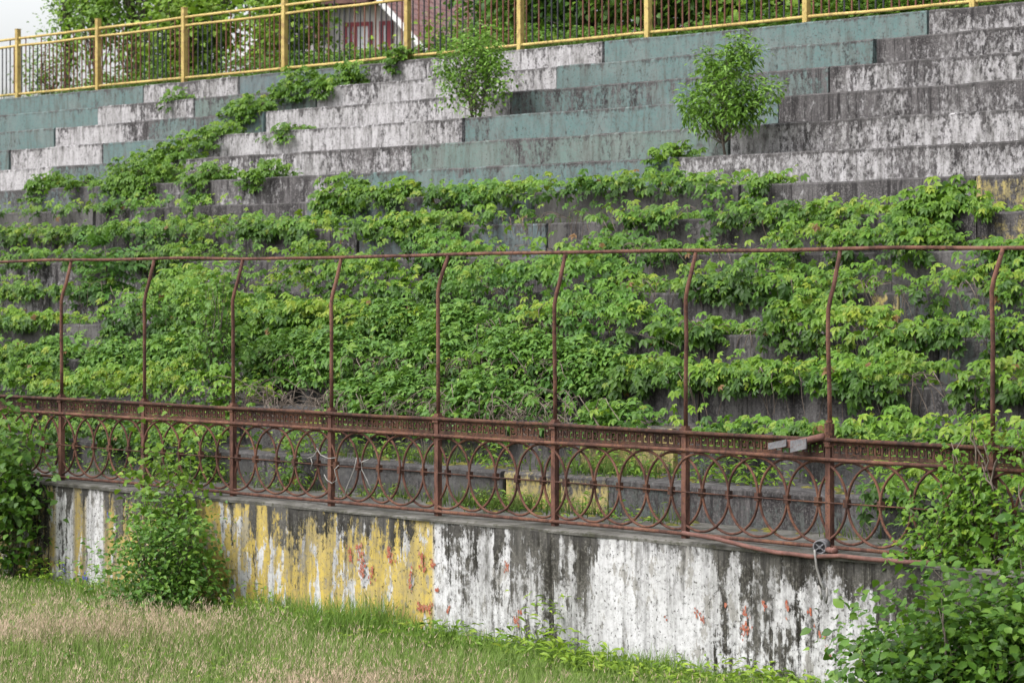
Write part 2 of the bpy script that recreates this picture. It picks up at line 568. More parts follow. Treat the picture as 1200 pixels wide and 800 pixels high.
def creeper_row(i, per_m, species=0):
    n0, z0 = sn(i), sz(i)
    ta, tb = along(-60, n0), along(1270, n0)
    N = int((tb - ta) * per_m)
    t = rng.uniform(ta, tb, N)
    px = bearing(t, n0)
    lowf = np.clip((fb(t, 110 + i, 0.75) - 0.28) / 0.35, 0, 1)
    h = 0.035 + 0.18 * fb(t, 10 + i, 1.4) + 0.36 * lowf * vn(t, 14 + i, 1.9) ** 1.5 + 0.22 * np.clip(vn(t, 17 + i, 4.0) - .55, 0, 1)
    drop = 0.03 + 0.62 * (.12 + .88 * lowf) * np.clip(fb(t, 40 + i, 1.6) - 0.30, 0, 1)
    # single hanging strands
    drop += 0.30 * np.clip(vn(t, 90 + i, 4.0) - 0.62, 0, 1)
    over = 0.03 + 0.26 * fb(t, 60 + i, 1.3) * (.4 + .6 * lowf)
    keep = np.ones(N)
    gap = np.clip((fb(t, 20 + i, 1.3) - 0.345) / 0.10, 0.03, 1) * np.clip((vn(t, 26 + i, 4.5) - .10) / .15, .25, 1)
    keep *= gap
    bare = inside(px, BARE.get(i, []))
    drop = drop * (1 - bare) + 0.03 * bare
    h = h * (1 - 0.35 * bare) * (1 - .55 * inside(px, BARE.get(i + 1, []), 10))
    thick = inside(px, THICK.get(i, []), 25)
    drop = np.maximum(drop, thick * (0.42 + 0.1 * vn(t, 5, 2)))
    h = h + 0.16 * thick
    over = over + 0.12 * thick
    keep = np.maximum(keep, thick)
    keep *= 1 - .72 * inside(px, THIN.get(i, []), 30)
    emp = inside(px, EMPTY.get(i, []), 12)
    keep *= 1 - emp
    if i == 6:
        h *= np.where(px > 860, .42, .8)
    if i == 5:
        h *= np.where(px > 1130, .35, 1)
    if i == 7:
        h *= 0.7
        drop *= 0.6
        keep *= np.where(px < 500, 0.55, 1)
    left = np.clip((260 - px) / 200, 0, 1)
    if i >= 4:
        h = h * (1 - 0.35 * left)
        drop = drop * (1 - 0.6 * left)
        keep *= 1 - 0.35 * left
    s = rng.random(N)
    u1 = np.clip(s / 0.58, 0, 1)
    u2 = np.clip((s - 0.58) / 0.42, 0, 1)
    y = np.where(s < 0.58, n0 + W * (1 - u1) * 0.8 - over * u1, n0 - over - 0.03 * u2 + 0.06 * u2 ** 2)
    z = np.where(s < 0.58, z0 + h * (0.30 + 0.70 * np.sin(PI * (0.15 + 0.60 * u1))), z0 + h * 0.72 * (1 - u2) - drop * u2)
    sel = rng.random(N) < keep
    sel &= ~((u2 > 0) & (drop * u2 + 0.02 < 0.0))
    t, y, z, u1, u2, s = t[sel], y[sel], z[sel], u1[sel], u2[sel], s[sel]
    n_ = len(t)
    P = np.stack([t + rng.normal(0, .03, n_), y - np.abs(rng.normal(0, .075, n_)), z + rng.normal(0, .055, n_)], 1)
    P[:, 2] = np.maximum(P[:, 2], z0 - R + 0.03)
    az = rng.normal(0, 1.0, n_) - PI / 2
    fw = np.stack([np.cos(az), np.sin(az), -0.35 - 0.9 * u2 + rng.normal(0, .3, n_)], 1)
    no = np.stack([rng.normal(0.1, .35, n_), -0.55 + rng.normal(0, .3, n_), 0.95 - 0.35 * u2 + rng.normal(0, .2, n_)], 1)
    S = rng.uniform(0.045, 0.115, n_) * (0.85 + .35 * fb(t, 55 + i, .8))
    tip = rng.random(n_) < 0.13
    S[tip] *= 0.55
    dead = rng.random(n_) < .006
    k = rng.normal(0.42, 0.20, n_) + 0.35 * (fb(t, 70 + i, 1.7) - 0.5) * 2 - 0.42 * u2 + .22 * np.where(u2 > 0, 0, u1)  # brighter mound tops, darker hanging leaves: light and shade painted into the tint
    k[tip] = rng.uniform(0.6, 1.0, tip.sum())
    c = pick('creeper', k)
    c = c * (0.88 + .28 * fb(t, 58 + i, 1.1))[:, None] * (1 - .42 * u2)[:, None]  # shade beneath the mounds painted in: tint darkens down the drape
    blue = np.clip(fb(t, 95 + i, .9) - .45, 0, .4)[:, None]
    c = c * (1 - blue * np.array([.5, .12, -.9]))
    c[dead] = np.array([.20, .10, .035])
    return P, frames(fw, no), S, c


rows = [creeper_row(i, d) for i, d in ((0, 260), (1, 310), (2, 350), (3, 350), (4, 330), (5, 310), (6, 290), (7, 210))]
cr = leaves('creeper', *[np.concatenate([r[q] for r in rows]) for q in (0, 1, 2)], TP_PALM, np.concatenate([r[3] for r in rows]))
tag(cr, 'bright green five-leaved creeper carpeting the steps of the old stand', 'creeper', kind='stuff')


# bushy undergrowth in the middle ------------------------------------------
def bramble():
    Ps, Rs, Ss, Cs = [], [], [], []
    # mounds: bearing, step, half width, height, depth
    mounds = [(400, 2, 1.0, .75), (450, 1, 1.1, .80), (505, 2, 1.0, .85), (560, 1, .95, .78), (610, 2, .9, .80), (660, 2, .85, .70), (700, 2, .7, .62),
              (340, 2, .9, .70), (300, 3, .9, .6), (220, 3, .8, .55), (360, 3, .8, .6), (470, 3, .9, .65), (540, 3, .8, .55), (620, 3, .8, .5), (200, 2, .9, .6), (140, 2, .8, .5),
              (720, 1, .5, .45), (60, 2, .7, .5)]
    for px, i, wd, h in mounds:
        n0 = sn(i) + 0.15
        c = np.array([along(px, n0), n0, sz(i) - 0.05])
        N = int(1500 * wd * (0.5 + h))
        d = unit(rng.normal(0, 1, (N, 3)))
        d[:, 2] = np.abs(d[:, 2]) * 1.0 - 0.25
        d[:, 1] = -np.abs(d[:, 1]) * .9 + .25
        r = rng.random(N) ** 0.35
        lump = 0.8 + 0.45 * vn(d[:, 0] * 3 + d[:, 2] * 2 + px, 3, 1.7)
        P = c + d * (r * lump)[:, None] * np.array([wd, 0.62, h * .86])
        P[:, 2] = np.maximum(P[:, 2], sz(i) - R + .02)
        az = rng.uniform(0, 2 * PI, N)
        fw = d * 0.9 + np.stack([np.cos(az), np.sin(az), -0.5 + rng.normal(0, .3, N)], 1) * 0.9
        no = np.stack([rng.normal(0, .35, N), -.35 + rng.normal(0, .3, N), np.ones(N)], 1)
        Ps.append(P); Rs.append(frames(fw, no)); Ss.append(rng.uniform(.045, .10, N))
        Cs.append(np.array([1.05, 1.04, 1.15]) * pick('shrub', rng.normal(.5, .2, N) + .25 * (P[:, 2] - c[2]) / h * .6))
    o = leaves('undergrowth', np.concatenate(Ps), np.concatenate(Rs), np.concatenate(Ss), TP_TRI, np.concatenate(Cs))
    tag(o, 'dense bluish green undergrowth heaped over the lower middle steps', 'undergrowth', kind='stuff')


bramble()


# dead stems hanging off the steps -------------------------------------------
def dead_vines():
    mb = MB()
    spans = [(2, 300, 425, 60), (2, 425, 690, 120), (1, 400, 660, 70), (1, 180, 280, 16), (3, 560, 720, 40), (4, 560, 820, 45), (5, 500, 900, 40), (2, 800, 1200, 60), (3, 780, 1200, 40),
             (4, 900, 1200, 30), (3, 90, 330, 35), (4, 100, 400, 30), (6, 560, 1000, 40), (6, 50, 300, 12)]
    for i, a, b, k in spans:
        for _ in range(k):
            px = random.uniform(a, b)
            t = along(px, sn(i))
            z = sz(i) + random.uniform(.0, .12)
            y = sn(i) + random.uniform(-.02, .15)
            dt = random.uniform(-.45, .45)
            dz = random.uniform(.25, .5)
            out = random.uniform(.04, .22)
            pts = []
            for q in range(6):
                u = q / 5
                pts.append((t + dt * u + random.gauss(0, .012), y - out * math.sin(PI * min(1, u * 1.2) * .75) - .06, z + .12 * math.sin(PI * u) - dz * u ** 1.6))
            mb.tube(pts, [0.006, .006, .005, .005, .004, .003], 4)
    for i, a, b, k in ((1, 300, 425, 60), (1, 425, 560, 34), (1, 560, 700, 48), (1, 150, 260, 10), (2, 560, 640, 30), (3, 640, 720, 30)):
        for _ in range(k):
            px = random.uniform(a, b)
            n = sn(i) + random.uniform(-.05, .35)
            t = along(px, n)
            dt = random.gauss(0, .55)
            hh = random.choice([.06, .12, .2, .3]) * random.uniform(.6, 1.3)
            pts = []
            for q in range(8):
                u = q / 7
                z = sz(i) + .02 + hh * math.sin(PI * min(1, u * 1.15)) * (1 - .3 * u) - (.42 * max(0, u - .45) ** 1.2 * random.uniform(.5, 1.3))
                pts.append((t + dt * u + random.gauss(0, .012), n - (n - sn(i) + .16) * min(1, u * 1.7) - .05 * u, max(z, sz(i - 1) + .02)))
            mb.tube(pts, [0.006, .006, .0055, .005, .005, .004, .004, .003], 4)
    o = mb.build('dead_vine_stems', M['twig'])
    tag(o, 'tangle of dry brown creeper stems hanging over the step edges', 'dead stems', kind='stuff')


dead_vines()

# ------------------------------------------------------------------ the stand
TEAL = (0.115, 0.185, 0.180)
TEALG = (0.135, 0.195, 0.175)
BLUEG = (0.115, 0.165, 0.175)
WHITE = (0.47, 0.455, 0.465)
GREYW = (0.46, 0.445, 0.455)
GREY = (0.105, 0.10, 0.10)
DARK = (0.050, 0.050, 0.053)
YEL = (0.50, 0.40, 0.125)
DTEAL = (0.075, 0.098, 0.097)
# step -> list of (from bearing, colour, wear)
PAINT = {
    13: [(-400, TEAL, .28), (168, WHITE, .48), (280, BLUEG, .35), (430, WHITE, .42), (707, TEAL, .20), (1087, WHITE, .52)],
    12: [(-400, TEAL, .25), (115, WHITE, .42), (228, TEALG, .45), (370, WHITE, .32), (652, TEAL, .32), (1025, GREYW, .66)],
    11: [(-400, TEAL, .25), (64, WHITE, .35), (175, TEAL, .35), (310, WHITE, .38), (598, TEAL, .42), (972, GREYW, .58)],
    10: [(-400, TEAL, .3), (12, WHITE, .38), (120, TEAL, .35), (245, WHITE, .40), (543, TEAL, .30), (912, GREYW, .76)],
    9: [(-400, WHITE, .36), (62, TEAL, .35), (165, WHITE, .50), (482, TEALG, .42), (855, WHITE, .56)],
    8: [(-400, BLUEG, .55), (140, GREYW, .80), (400, TEAL, .38), (793, WHITE, .55)],
    7: [(-400, GREY, .5), (110, GREYW, .95), (360, BLUEG, .55), (625, GREY, .5), (866, GREYW, .86), (1143, YEL, .62)],
    6: [(-400, GREYW, .9), (420, BLUEG, .6), (640, GREY, .6), (1145, YEL, .66)],
    5: [(-400, GREYW, .80), (300, GREY, .7)],
    4: [(-400, GREYW, .72), (300, GREY, .7), (800, GREYW, .85), (1018, YEL, .55), (1053, DTEAL, .55)],
    3: [(-400, GREY, .55), (600, GREY, .8), (1100, DTEAL, .55)],
    2: [(-400, GREY, .7), (820, GREY, .75)],
    1: [(-400, GREY, .6), (680, YEL, .35), (792, DTEAL, .6)],
    0: [(-400, DARK, .5), (590, YEL, .35), (713, DTEAL, .62)],
}
stand = empty('grandstand', (along(600, SN0), SN0, 0), 'long weathered concrete terrace of fourteen steps in peeling teal, white and yellow paint', 'grandstand')


def step_mesh(i):
    n0, ztop = sn(i), sz(i)
    zbot = (sz(i - 1) if i > 0 else WT) - 0.05
    segs = PAINT[i]
    bounds = [along(b, n0) for b, _, _ in segs[1:]]
    cols = list(np.arange(T0, T1, 0.16)) + [T1]
    cols = [c for c in cols if all(abs(c - b) > 0.05 for b in bounds)]
    colpts = [(c, 0.0) for c in cols]
    for b in bounds:
        colpts += [(b - .022, 0.0), (b - .016, .07), (b + .016, .07), (b + .022, 0.0)]
    if i == 0:
        b = along(654, n0)
        colpts = [c for c in colpts if abs(c[0] - b) > .06] + [(b - .035, 0), (b - .03, .12), (b + .03, .12), (b + .035, 0)]
    colpts.sort()
    lip = 0.030 if i in (0, 1) else 0.0
    V, F, C, Wr, H = [], [], [], [], []
    prof = 8
    for c, g in colpts:
        seg = 0
        for k, b in enumerate(bounds):
            if c > b: seg = k + 1
        col, wr = segs[seg][1], segs[seg][2]
        segoff = 0.018 * math.sin(seg * 2.4 + i * 1.7)
        e = n0 + g + segoff + (vn(c, i, 3.0) - .5) * 0.014
        ch = float(np.clip(vn(c, 200 + i, 2.2) - 0.80, 0, 1)) * 0.10
        zt = ztop + (vn(c, 30 + i, 2.0) - .5) * 0.016
        pts = [(e, zbot, 0), (e, zbot + .12, .3), (e, zt - .16, .6), (e, zt - .075, .82), (e - lip, zt - .062, .86), (e - lip, zt - .022 - ch * .5, 1.0), (e - lip + .02 + ch, zt - ch * .1, 1.0), (n0 + W + .03, zt, .6)]
        if g > 0:
            pts[-1] = (n0 + W + .03, zt, .6)
        for y, z, h in pts:
            V.append((c, y, z)); C.append((*col, 1)); Wr.append(min(1, wr - .04 + .34 * (float(fb(c, 140 + i * 3, .7)) - .5) + (.10 if h == 1.0 else 0) + (1 if y == n0 + W + .03 else 0))); H.append(h)
    nc = len(colpts)
    for k in range(nc - 1):
        for q in range(prof - 1):
            a = k * prof + q
            F.append((a, a + prof, a + prof + 1, a + 1))
    me = bpy.data.meshes.new('step')
    off = stand.location
    me.from_pydata([(x - off[0], y - off[1], z - off[2]) for x, y, z in V], [], F)
    me.update()
    me.attributes.new('paint', 'FLOAT_COLOR', 'POINT').data.foreach_set('color', np.array(C, dtype=np.float32).ravel())
    me.attributes.new('wear', 'FLOAT', 'POINT').data.foreach_set('value', np.array(Wr, dtype=np.float32))
    me.attributes.new('high', 'FLOAT', 'POINT').data.foreach_set('value', np.array(H, dtype=np.float32))
    return me


for i in range(14):
    o = link('step', step_mesh(i), M['step'], stand)
    if i == 0: o['label'] = 'lowest dark step with a yellow painted block'
    if i == 13: o['label'] = 'topmost step below the yellow railing'

# retaining wall --------------------------------------------------------------
wall = empty('retaining_wall', (along(600, WN), WN, 0), 'low field-side wall in peeling yellow and white paint with black streaks and traces of red letters', 'wall')
WEAR = [(-400, .5), (60, .5), (85, .25), (100, .55), (115, .25), (135, .5), (200, .45), (255, .12), (300, .15), (325, .45), (350, .62), (365, .3), (395, .3), (420, .22), (455, .38), (470, .28), (500, .12), (508, .0), (525, .25),
        (550, .36), (575, .32), (590, .48), (605, .45), (622, .68), (650, .82), (658, .22), (670, .40), (682, .85), (692, .6), (700, .15), (730, .05), (760, .15), (785, .12), (797, .5), (803, .10),
        (832, .12), (838, .80), (850, .68), (858, .35), (890, .40), (905, .52), (930, .48), (960, .50), (985, .50), (1010, .55), (1060, .75), (1500, .8)]
TOPW = [(-400, .2), (60, .2), (255, .0), (320, .1), (350, .3), (400, .12), (440, .25), (500, .05), (510, -.12), (560, -.05), (640, .05), (700, .1), (760, .2), (800, .35), (850, .5), (900, .5), (960, .55), (1000, .6), (1500, .7)]


def wall_body():
    cs = np.arange(T0, T1 + .01, 0.06)
    zs = [-0.1, .1, .25, .4, .55, .7, .82, .94, 1.04, 1.10, 1.14]
    px = bearing(cs, WN)
    wr = interp(px, WEAR) + (fb(cs, 77, 5.0) - .5) * .3
    tw = interp(px, TOPW)
    yb = along(507, WN)
    V, C, Wr, H, F = [], [], [], [], []
    np_ = len(zs) + 1
    for k, c in enumerate(cs):
        for q, z in enumerate(zs + [WT - .02]):
            y = WN + (vn(c, 3, 2.0) - .5) * .015 + (0.03 * max(0, vn(c * 1.0, 8, 2.5) - .7) if z > 1.0 else 0)
            if q == np_ - 1: y += .06
            V.append((c, y, z))
            hz = max(0, (z - .55) / .6)
            w = wr[k] * (0.72 + .28 * hz) + tw[k] * max(0, (z - .75) / .42) ** 1.5
            stripe = 64 < px[k] < 86 or 101 < px[k] < 121
            C.append(((0.60, 0.595, 0.60, 1) if stripe else (0.36, 0.27, 0.075, 1)) if px[k] < 135 else ((0.52, 0.385, 0.085, 1) if c < yb else (0.585, 0.58, 0.59, 1)))
            Wr.append(float(np.clip(w, 0, 1)))
            H.append(min(1, z / 1.13) if z < 1.12 else 1)
    for k in range(len(cs) - 1):
        for q in range(np_ - 1):
            a = k * np_ + q
            F.append((a, a + np_, a + np_ + 1, a + 1))
    me = bpy.data.meshes.new('wall_face')
    off = wall.location
    me.from_pydata([(x - off[0], y - off[1], z - off[2]) for x, y, z in V], [], F)
    me.update()
    me.attributes.new('paint', 'FLOAT_COLOR', 'POINT').data.foreach_set('color', np.array(C, dtype=np.float32).ravel())
    me.attributes.new('wear', 'FLOAT', 'POINT').data.foreach_set('value', np.array(Wr, dtype=np.float32))
    me.attributes.new('high', 'FLOAT', 'POINT').data.foreach_set('value', np.array(H, dtype=np.float32))
    return link('wall_face', me, M['wall'], wall)


wall_body()


def coping():
    cs = np.arange(T0, T1 + .01, 0.09)
    V, F = [], []
    for c in cs:
        e = WN - .035 + .045 * fb(c, 12, 2.2) + .04 * max(0, vn(c, 15, 1.2) - .75)
        z = WT + (vn(c, 4, 2.0) - .5) * .02
        V += [(c, WN + .10, WT - .042), (c, e, WT - .034), (c, e - .003, z - .010), (c, e + .02, z), (c, FN + .6, z + .004), (c, SN0 + .04, WT)]
    for k in range(len(cs) - 1):
        for q in range(5):
            a = k * 6 + q
            F.append((a, a + 6, a + 7, a + 1))
    me = bpy.data.meshes.new('coping')
    off = wall.location
    me.from_pydata([(x - off[0], y - off[1], z - off[2]) for x, y, z in V], [], F)
    link('coping', me, M['ledge'], wall)


coping()


def paint_mark(pts, width, mat, name='letter_trace', seed=0, thin=.48):
    """a flaking brush stroke on the wall: ragged patches along a path given by bearings"""
    r = random.Random(seed)
    mb = MB()
    P = [spot(a, b, WN - .014) for a, b in pts]
    q = 0
    for k in range(len(P) - 1):
        a, b = P[k], P[k + 1]
        m = max(6, int((b - a).length * width / .00055))
        for _ in range(m):
            q += 1
            c = a.lerp(b, r.random()) + Vector((r.gauss(0, width * .28), 0, r.gauss(0, width * .3)))
            if vn(c.x * 9 + c.z * 4, seed, 1.0) < thin: continue
            n = r.randint(5, 8)
            rad = r.uniform(.005, .017)
            ph = r.random() * 6
            poly = []
            for j in range(n):
                an = ph + 2 * PI * j / n
                rr = rad * r.uniform(.35, 1.3)
                poly.append((c.x + rr * math.cos(an), WN - .0100 - .00004 * (q % 60), c.z + rr * math.sin(an) * 1.6))
            base = len(mb.v)
            mb.v += poly
            mb.f.append(tuple(range(base, base + n))[::-1])
    if mb.f:
        mb.build(name, mat, wall)


marks = [
    ([(407, 642), (409, 660), (409, 684), (412, 706)], .10), ([(417, 640), (424, 650), (423, 672), (418, 686)], .11), ([(434, 666), (437, 678)], .10),
    ([(455, 643), (457, 660)], .12), ([(481, 668), (480, 690)], .09), ([(492, 650), (496, 662)], .10), ([(504, 655), (508, 666)], .07), ([(511, 690), (513, 694)], .06),
    ([(489, 708), (500, 714), (507, 708)], .08), ([(566, 664), (568, 670)], .07), ([(577, 688), (583, 672), (587, 664)], .10), ([(593, 660), (595, 670)], .08),
    ([(603, 722), (606, 730), (608, 716)], .08), ([(524, 711), (526, 713)], .05), ([(813, 716), (822, 720), (823, 726)], .05), ([(845, 708), (848, 724)], .10),
    ([(872, 710), (874, 718)], .08), ([(869, 742), (878, 733), (875, 724)], .10), ([(802, 740), (806, 748)], .08), ([(890, 755), (893, 768)], .08), ([(922, 700), (923, 728)], .05),
    ([(924, 745), (925, 775)], .05), ([(958, 738), (964, 742)], .10), ([(893, 706), (899, 710)], .06), ([(967, 760), (972, 780)], .06), ([(770, 725), (771, 747)], .04), ([(778, 722), (779, 728)], .03),
    ([(949, 712), (948, 720)], .05), ([(987, 746), (989, 752)], .05),
]
for k, (p, w) in enumerate(marks):
    paint_mark(p, w * (.95 if k < 12 else .85), M['red_paint'], 'letter_trace', 100 + k, .36 if k < 12 else .44)
for k, (p, w) in enumerate([([(99, 664), (100, 676)], .05), ([(126, 600), (128, 612)], .04), ([(96, 676), (108, 680)], .03), ([(74, 662), (75, 668)], .04)]):
    paint_mark(p, w, M['blue_paint'], 'blue_paint_trace', 300 + k)

# ------------------------------------------------------------------ rusty fence
fence = empty('rusty_railing', (along(600, FN), FN, WT), 'rusted iron railing of overlapping rings below bare bent posts and one top rail', 'railing')
FO = fence.location
post_px = [70, 167, 271, 386, 511, 648, 801, 970, 1161]
pt = [along(p, FN) for p in post_px]
pt = [pt[0] - 1.63 * k for k in (3, 2, 1)] + pt + [pt[-1] + 1.63 * k for k in (1, 2)]
tl, tr = pt[0] - .6, pt[-1] + .3
Z_TOP, Z_F2, Z_F1, Z_BOT = 3.635, 2.085, 1.925, 1.215


def wav(t, s, a): return (vn(t, s, 0.8) - .5) * 2 * a


def rail(name, y, z, r, seed, amp, mat, a=tl, b=tr, step=.3):
    mb = MB()
    n = int((b - a) / step)
    mb.tube([(a + (b - a) * k / n, y + wav(a + (b - a) * k / n, seed, amp), z + wav(a + (b - a) * k / n, seed + 9, amp)) for k in range(n + 1)], r, 8)
    return mb.build(name, mat, fence, True)


rail('top_rail', FN + .15, Z_TOP, .0172, 51, .012, M['rust_post'])
rail('frieze_rail', FN - .012, Z_F2, .0185, 52, .006, M['rust_dark'])
rail('frieze_rail', FN - .012, Z_F1, .0175, 53, .006, M['rust'])
rail('bottom_rail', FN - .012, Z_BOT, .017, 54, .006, M['rust'])
rail('tie_rod', FN + .002, (Z_F1 + Z_BOT) / 2, .007, 55, .004, M['rust_dark'])
for k, t in enumerate(pt):
    mb = MB()
    hw = .0265
    mb.quadbox((t - hw, FN - .002, WT - .09), (t + hw, FN - .002 + 2 * hw, Z_F2 + .05))
    mb.quadbox((t - hw - .012, FN - .016, Z_F2 - .035), (t + hw + .012, FN + 2 * hw + .010, Z_F2 + .03))
    o = mb.build('post', M['rust_post'], fence)
    mb = MB()
    lean = random.gauss(0, .012)
    zb = 3.22 + random.gauss(0, .05)
    bend = .15 + random.gauss(0, .012)
    y0 = FN + .027
    pts = [(t, y0, Z_F2 + .03), (t + lean * .3, y0, 2.5), (t + lean + random.gauss(0, .006), y0 + .004, 2.9), (t + lean, y0, zb), (t + lean * .8, y0 + bend * .16, zb + .10), (t + lean * .6, y0 + bend * .42, zb + .2), (t, FN + .15, Z_TOP - .012)]
    mb.tube(pts, [.020, .019, .019, .019, .019, .019, .018], 8)
    r_ = mb.build('upper_rod', M['rust_post'], None, True, off=FO)
    r_.parent = o
# rings: built once, copied along
PITCH = 0.3375
RR = (Z_F1 - Z_BOT - .045) / 2
mb = MB()
nseg = 40
mb.tube([(RR * math.cos(2 * PI * q / nseg), 0, RR * math.sin(2 * PI * q / nseg)) for q in range(nseg)], .0118, 7, True)
ring0 = mb.build('ring', M['rust'], None, True)
ring0.parent = fence
mb = MB()
mb.quadbox((RR - .024, -.022, -.034), (RR + .024, .022, .034))
col0 = mb.build('clamp', M['rust_dark'], None)
col0.parent = ring0
phase = along(560 + 0, FN)
nodes = []
t = along(604.9, FN)
while t > tl + .5: t -= PITCH
first = True
k = 0
while t < tr - .3:
    o = ring0 if first else dup(ring0, None, fence)
    first = False
    o.location = (t - FO[0], (.012 if k % 2 else .034) - 0.0, (Z_F1 + Z_BOT) / 2 + .002 - FO[2])
    o.rotation_euler = (random.gauss(0, .012), 0, random.gauss(0, .03))
    t += PITCH
    k += 1


def frieze(a, b, seed):
    """one bay of pierced meander strip"""
    r = random.Random(seed)
    mb = MB()
    z0, z1 = Z_F1 + .021, Z_F2 - .023
    y0, y1 = FN + .006, FN + .016
    H = z1 - z0
    m = .076
    n = int((b - a) / m)
    m = (b - a) / n
    s = .0105
    def bar(x0, x1, u0, u1):
        mb.quadbox((x0, y0 + r.uniform(-.0015, .0015), z0 + u0 * H), (x1, y1 + r.uniform(-.0015, .0015), z0 + u1 * H))
    mb.quadbox((a, y0 - .002, z0 - .004), (b, y1 - .002, z0 + .012))
    mb.quadbox((a, y0 - .003, z1 - .012), (b, y1 - .003, z1 + .004))
    for k in range(n):
        x = a + k * m
        if r.random() < .03: continue
        bar(x + .001, x + .001 + s, .10, .92)
        bar(x + .012, x + m * .74, .78, .92)
        bar(x + m * .60, x + m * .60 + s, .36, .78)
        bar(x + m * .36, x + m * .60, .34, .46)
        bar(x + m * .34, x + m * .34 + s * .8, .46, .62)
        bar(x + m * .2, x + m * .999, .12, .24)
        bar(x + m * .86, x + m * .86 + s, .24, .80)
    return mb.build('frieze', M['rust_dark'], fence)


for k in range(len(pt) - 1):
    frieze(pt[k] + .045, pt[k + 1] - .045, k)

# broken arm with two plates on the second last post
tp = pt[3 + 7]
mb = MB()
mb.tube([(tp, FN + .02, Z_F2 - .06), (tp, FN + .02, Z_F2 + .13)], .042, 10)
mb.tube([(tp, FN + .02, Z_F2 + .135), (tp, FN + .02, Z_F2 + .155)], .030, 10)
clampo = mb.build('clamp_sleeve', M['rust'], fence, False)
A = spot(966, 511, FN - .02)
B = spot(916, 523, FN - .10)
mb = MB()
mb.tube([A, A.lerp(B, .35), A.lerp(B, .7)], .030, 10)
arm = mb.build('broken_arm', M['rust_pink'], fence, True)
for (px0, px1, ya, yb2, yc, yd) in ((900, 921, 519, 514.5, 526.5, 523), (926, 944.5, 516, 513.5, 530, 525.5)):
    n1 = FN - .155
    poly = [spot(px0, ya, n1), spot(px1, yb2, n1), spot(px1, yd, n1), spot(px0, yc, n1)]
    mb = MB()
    mb.prism(poly, (0, .012, 0))
    o = mb.build('plate', M['galv'], None, off=FO)
    o.parent = arm
mb = MB()
poly = [spot(918, 515, FN - .13), spot(934, 514.5, FN - .13), spot(933, 523, FN - .13), spot(917, 525, FN - .13)]
mb.prism(poly, (0, .03, 0))
o = mb.build('bracket', M['rust_pink'], None, off=FO); o.parent = arm

# loose pipe lying along the coping edge
pp = [(800, 625), (840, 632), (880, 642), (910, 648), (930, 650), (952, 653), (985, 652), (1020, 656), (1060, 659), (1090, 660)]
mb = MB()
P = [spot(a, b - 1, WN - .05) for a, b in pp]
P = [Vector((p.x, p.y, max(p.z, WT + .012 - .05))) for p in P]
mb.tube(P, .019, 8)
o = mb.build('bent_pipe', M['rust_pink'], None, True)
tag(o, 'long bent rusty pipe sagging along the wall edge under the rings at right', 'pipe')

# lamp socket with wires at the foot of a post
fx = empty('pipe_socket', spot(962, 640, FN - .13), 'grey round socket with dark cross and hanging cable at a rusty post foot', 'socket')
fp = fx.location
mb = MB()
ax = Vector((.46, -.88, -.08)).normalized()
c0 = Vector(fp)
side = ax.cross(Vector((0, 0, 1))).normalized()
up = side.cross(ax)
mb = MB()
mb.tube([c0 - ax * .14, c0 - ax * .05, c0 + ax * .03], [.046, .055, .057], 18)
mb.tube([c0 + ax * .034 + (side * math.cos(2 * PI * k / 18) + up * math.sin(2 * PI * k / 18)) * .052 for k in range(18)], .008, 6, True)
mb.build('socket_shell', M['galv'], fx, True)
mb = MB()
mb.tube([c0 + ax * .0305, c0 + ax * .0335], .047, 18)
mb.build('painted_dark_inside', M['black'], fx)  # flat disc on the capped end, painting the shade of an open mouth
mb = MB()
for v in (side + up * .8, side - up * .8):
    v = v.normalized() * .042
    mb.tube([c0 + ax * .038 - v, c0 + ax * .038 + v], .006, 6)
mb.tube([c0 + ax * .034, c0 + ax * .046], .014, 8)
mb.build('cross_insert', M['galv'], fx)
mb = MB()
q = c0 + Vector((.06, .01, -.02))
mb.tube([q, q + Vector((.10, -.03, -.005))], .024, 10)
mb.tube([q + Vector((.095, -.03, -.0)), q + Vector((.125, -.04, -.005))], .027, 10)
mb.build('pipe_stub', M['rust_pink'], fx, True)
mb = MB()
c1 = spot(955, 648, WN - .08)
mb.tube([c0 + Vector((-.04, -.03, -.03)), c1, spot(957, 664, WN - .035), spot(962, 682, WN - .03), spot(966, 690, WN - .03)], .011, 6)
mb.build('cable', M['wire'], fx, True)
mb = MB()
for a, b in (((959, 686), (963, 702)), ((969, 688), (968, 706))):
    mb.tube([spot(*a, WN - .03), spot((a[0] + b[0]) / 2 + 1, (a[1] + b[1]) / 2, WN - .04), spot(*b, WN - .028)], .010, 6)
mb.build('frayed_end', M['wire'], fx, True)

# loose wires hooked in the rings
wl = [[(360, 537), (368, 534), (372, 527), (371, 525), (376, 533), (385, 537), (394, 536)],
      [(380, 556), (383, 562), (389, 566), (395, 562), (392, 550), (397, 545)],
      [(418, 536), (415, 550), (406, 572), (404, 580)],
      [(432, 538), (424, 541), (424, 550), (430, 562), (436, 576)],
      [(364, 536), (366, 542), (364, 550)]]
for k, w in enumerate(wl):
    mb = MB()
    mb.tube([spot(a, b, FN - .04 - .012 * (q % 2)) for q, (a, b) in enumerate(w)], .0055, 5)
    o = mb.build('loose_wire', M['wire'], None, True)
    tag(o, ['thin grey wire looped over a ring beside a rusty post', 'short grey wire twisted around a post and ring', 'long pale wire hanging straight down through a ring', 'curled grey wire bowed across a ring above the wall',
            'stub of grey wire dangling left of a post'][k], 'wire', 'loose wires in the railing')

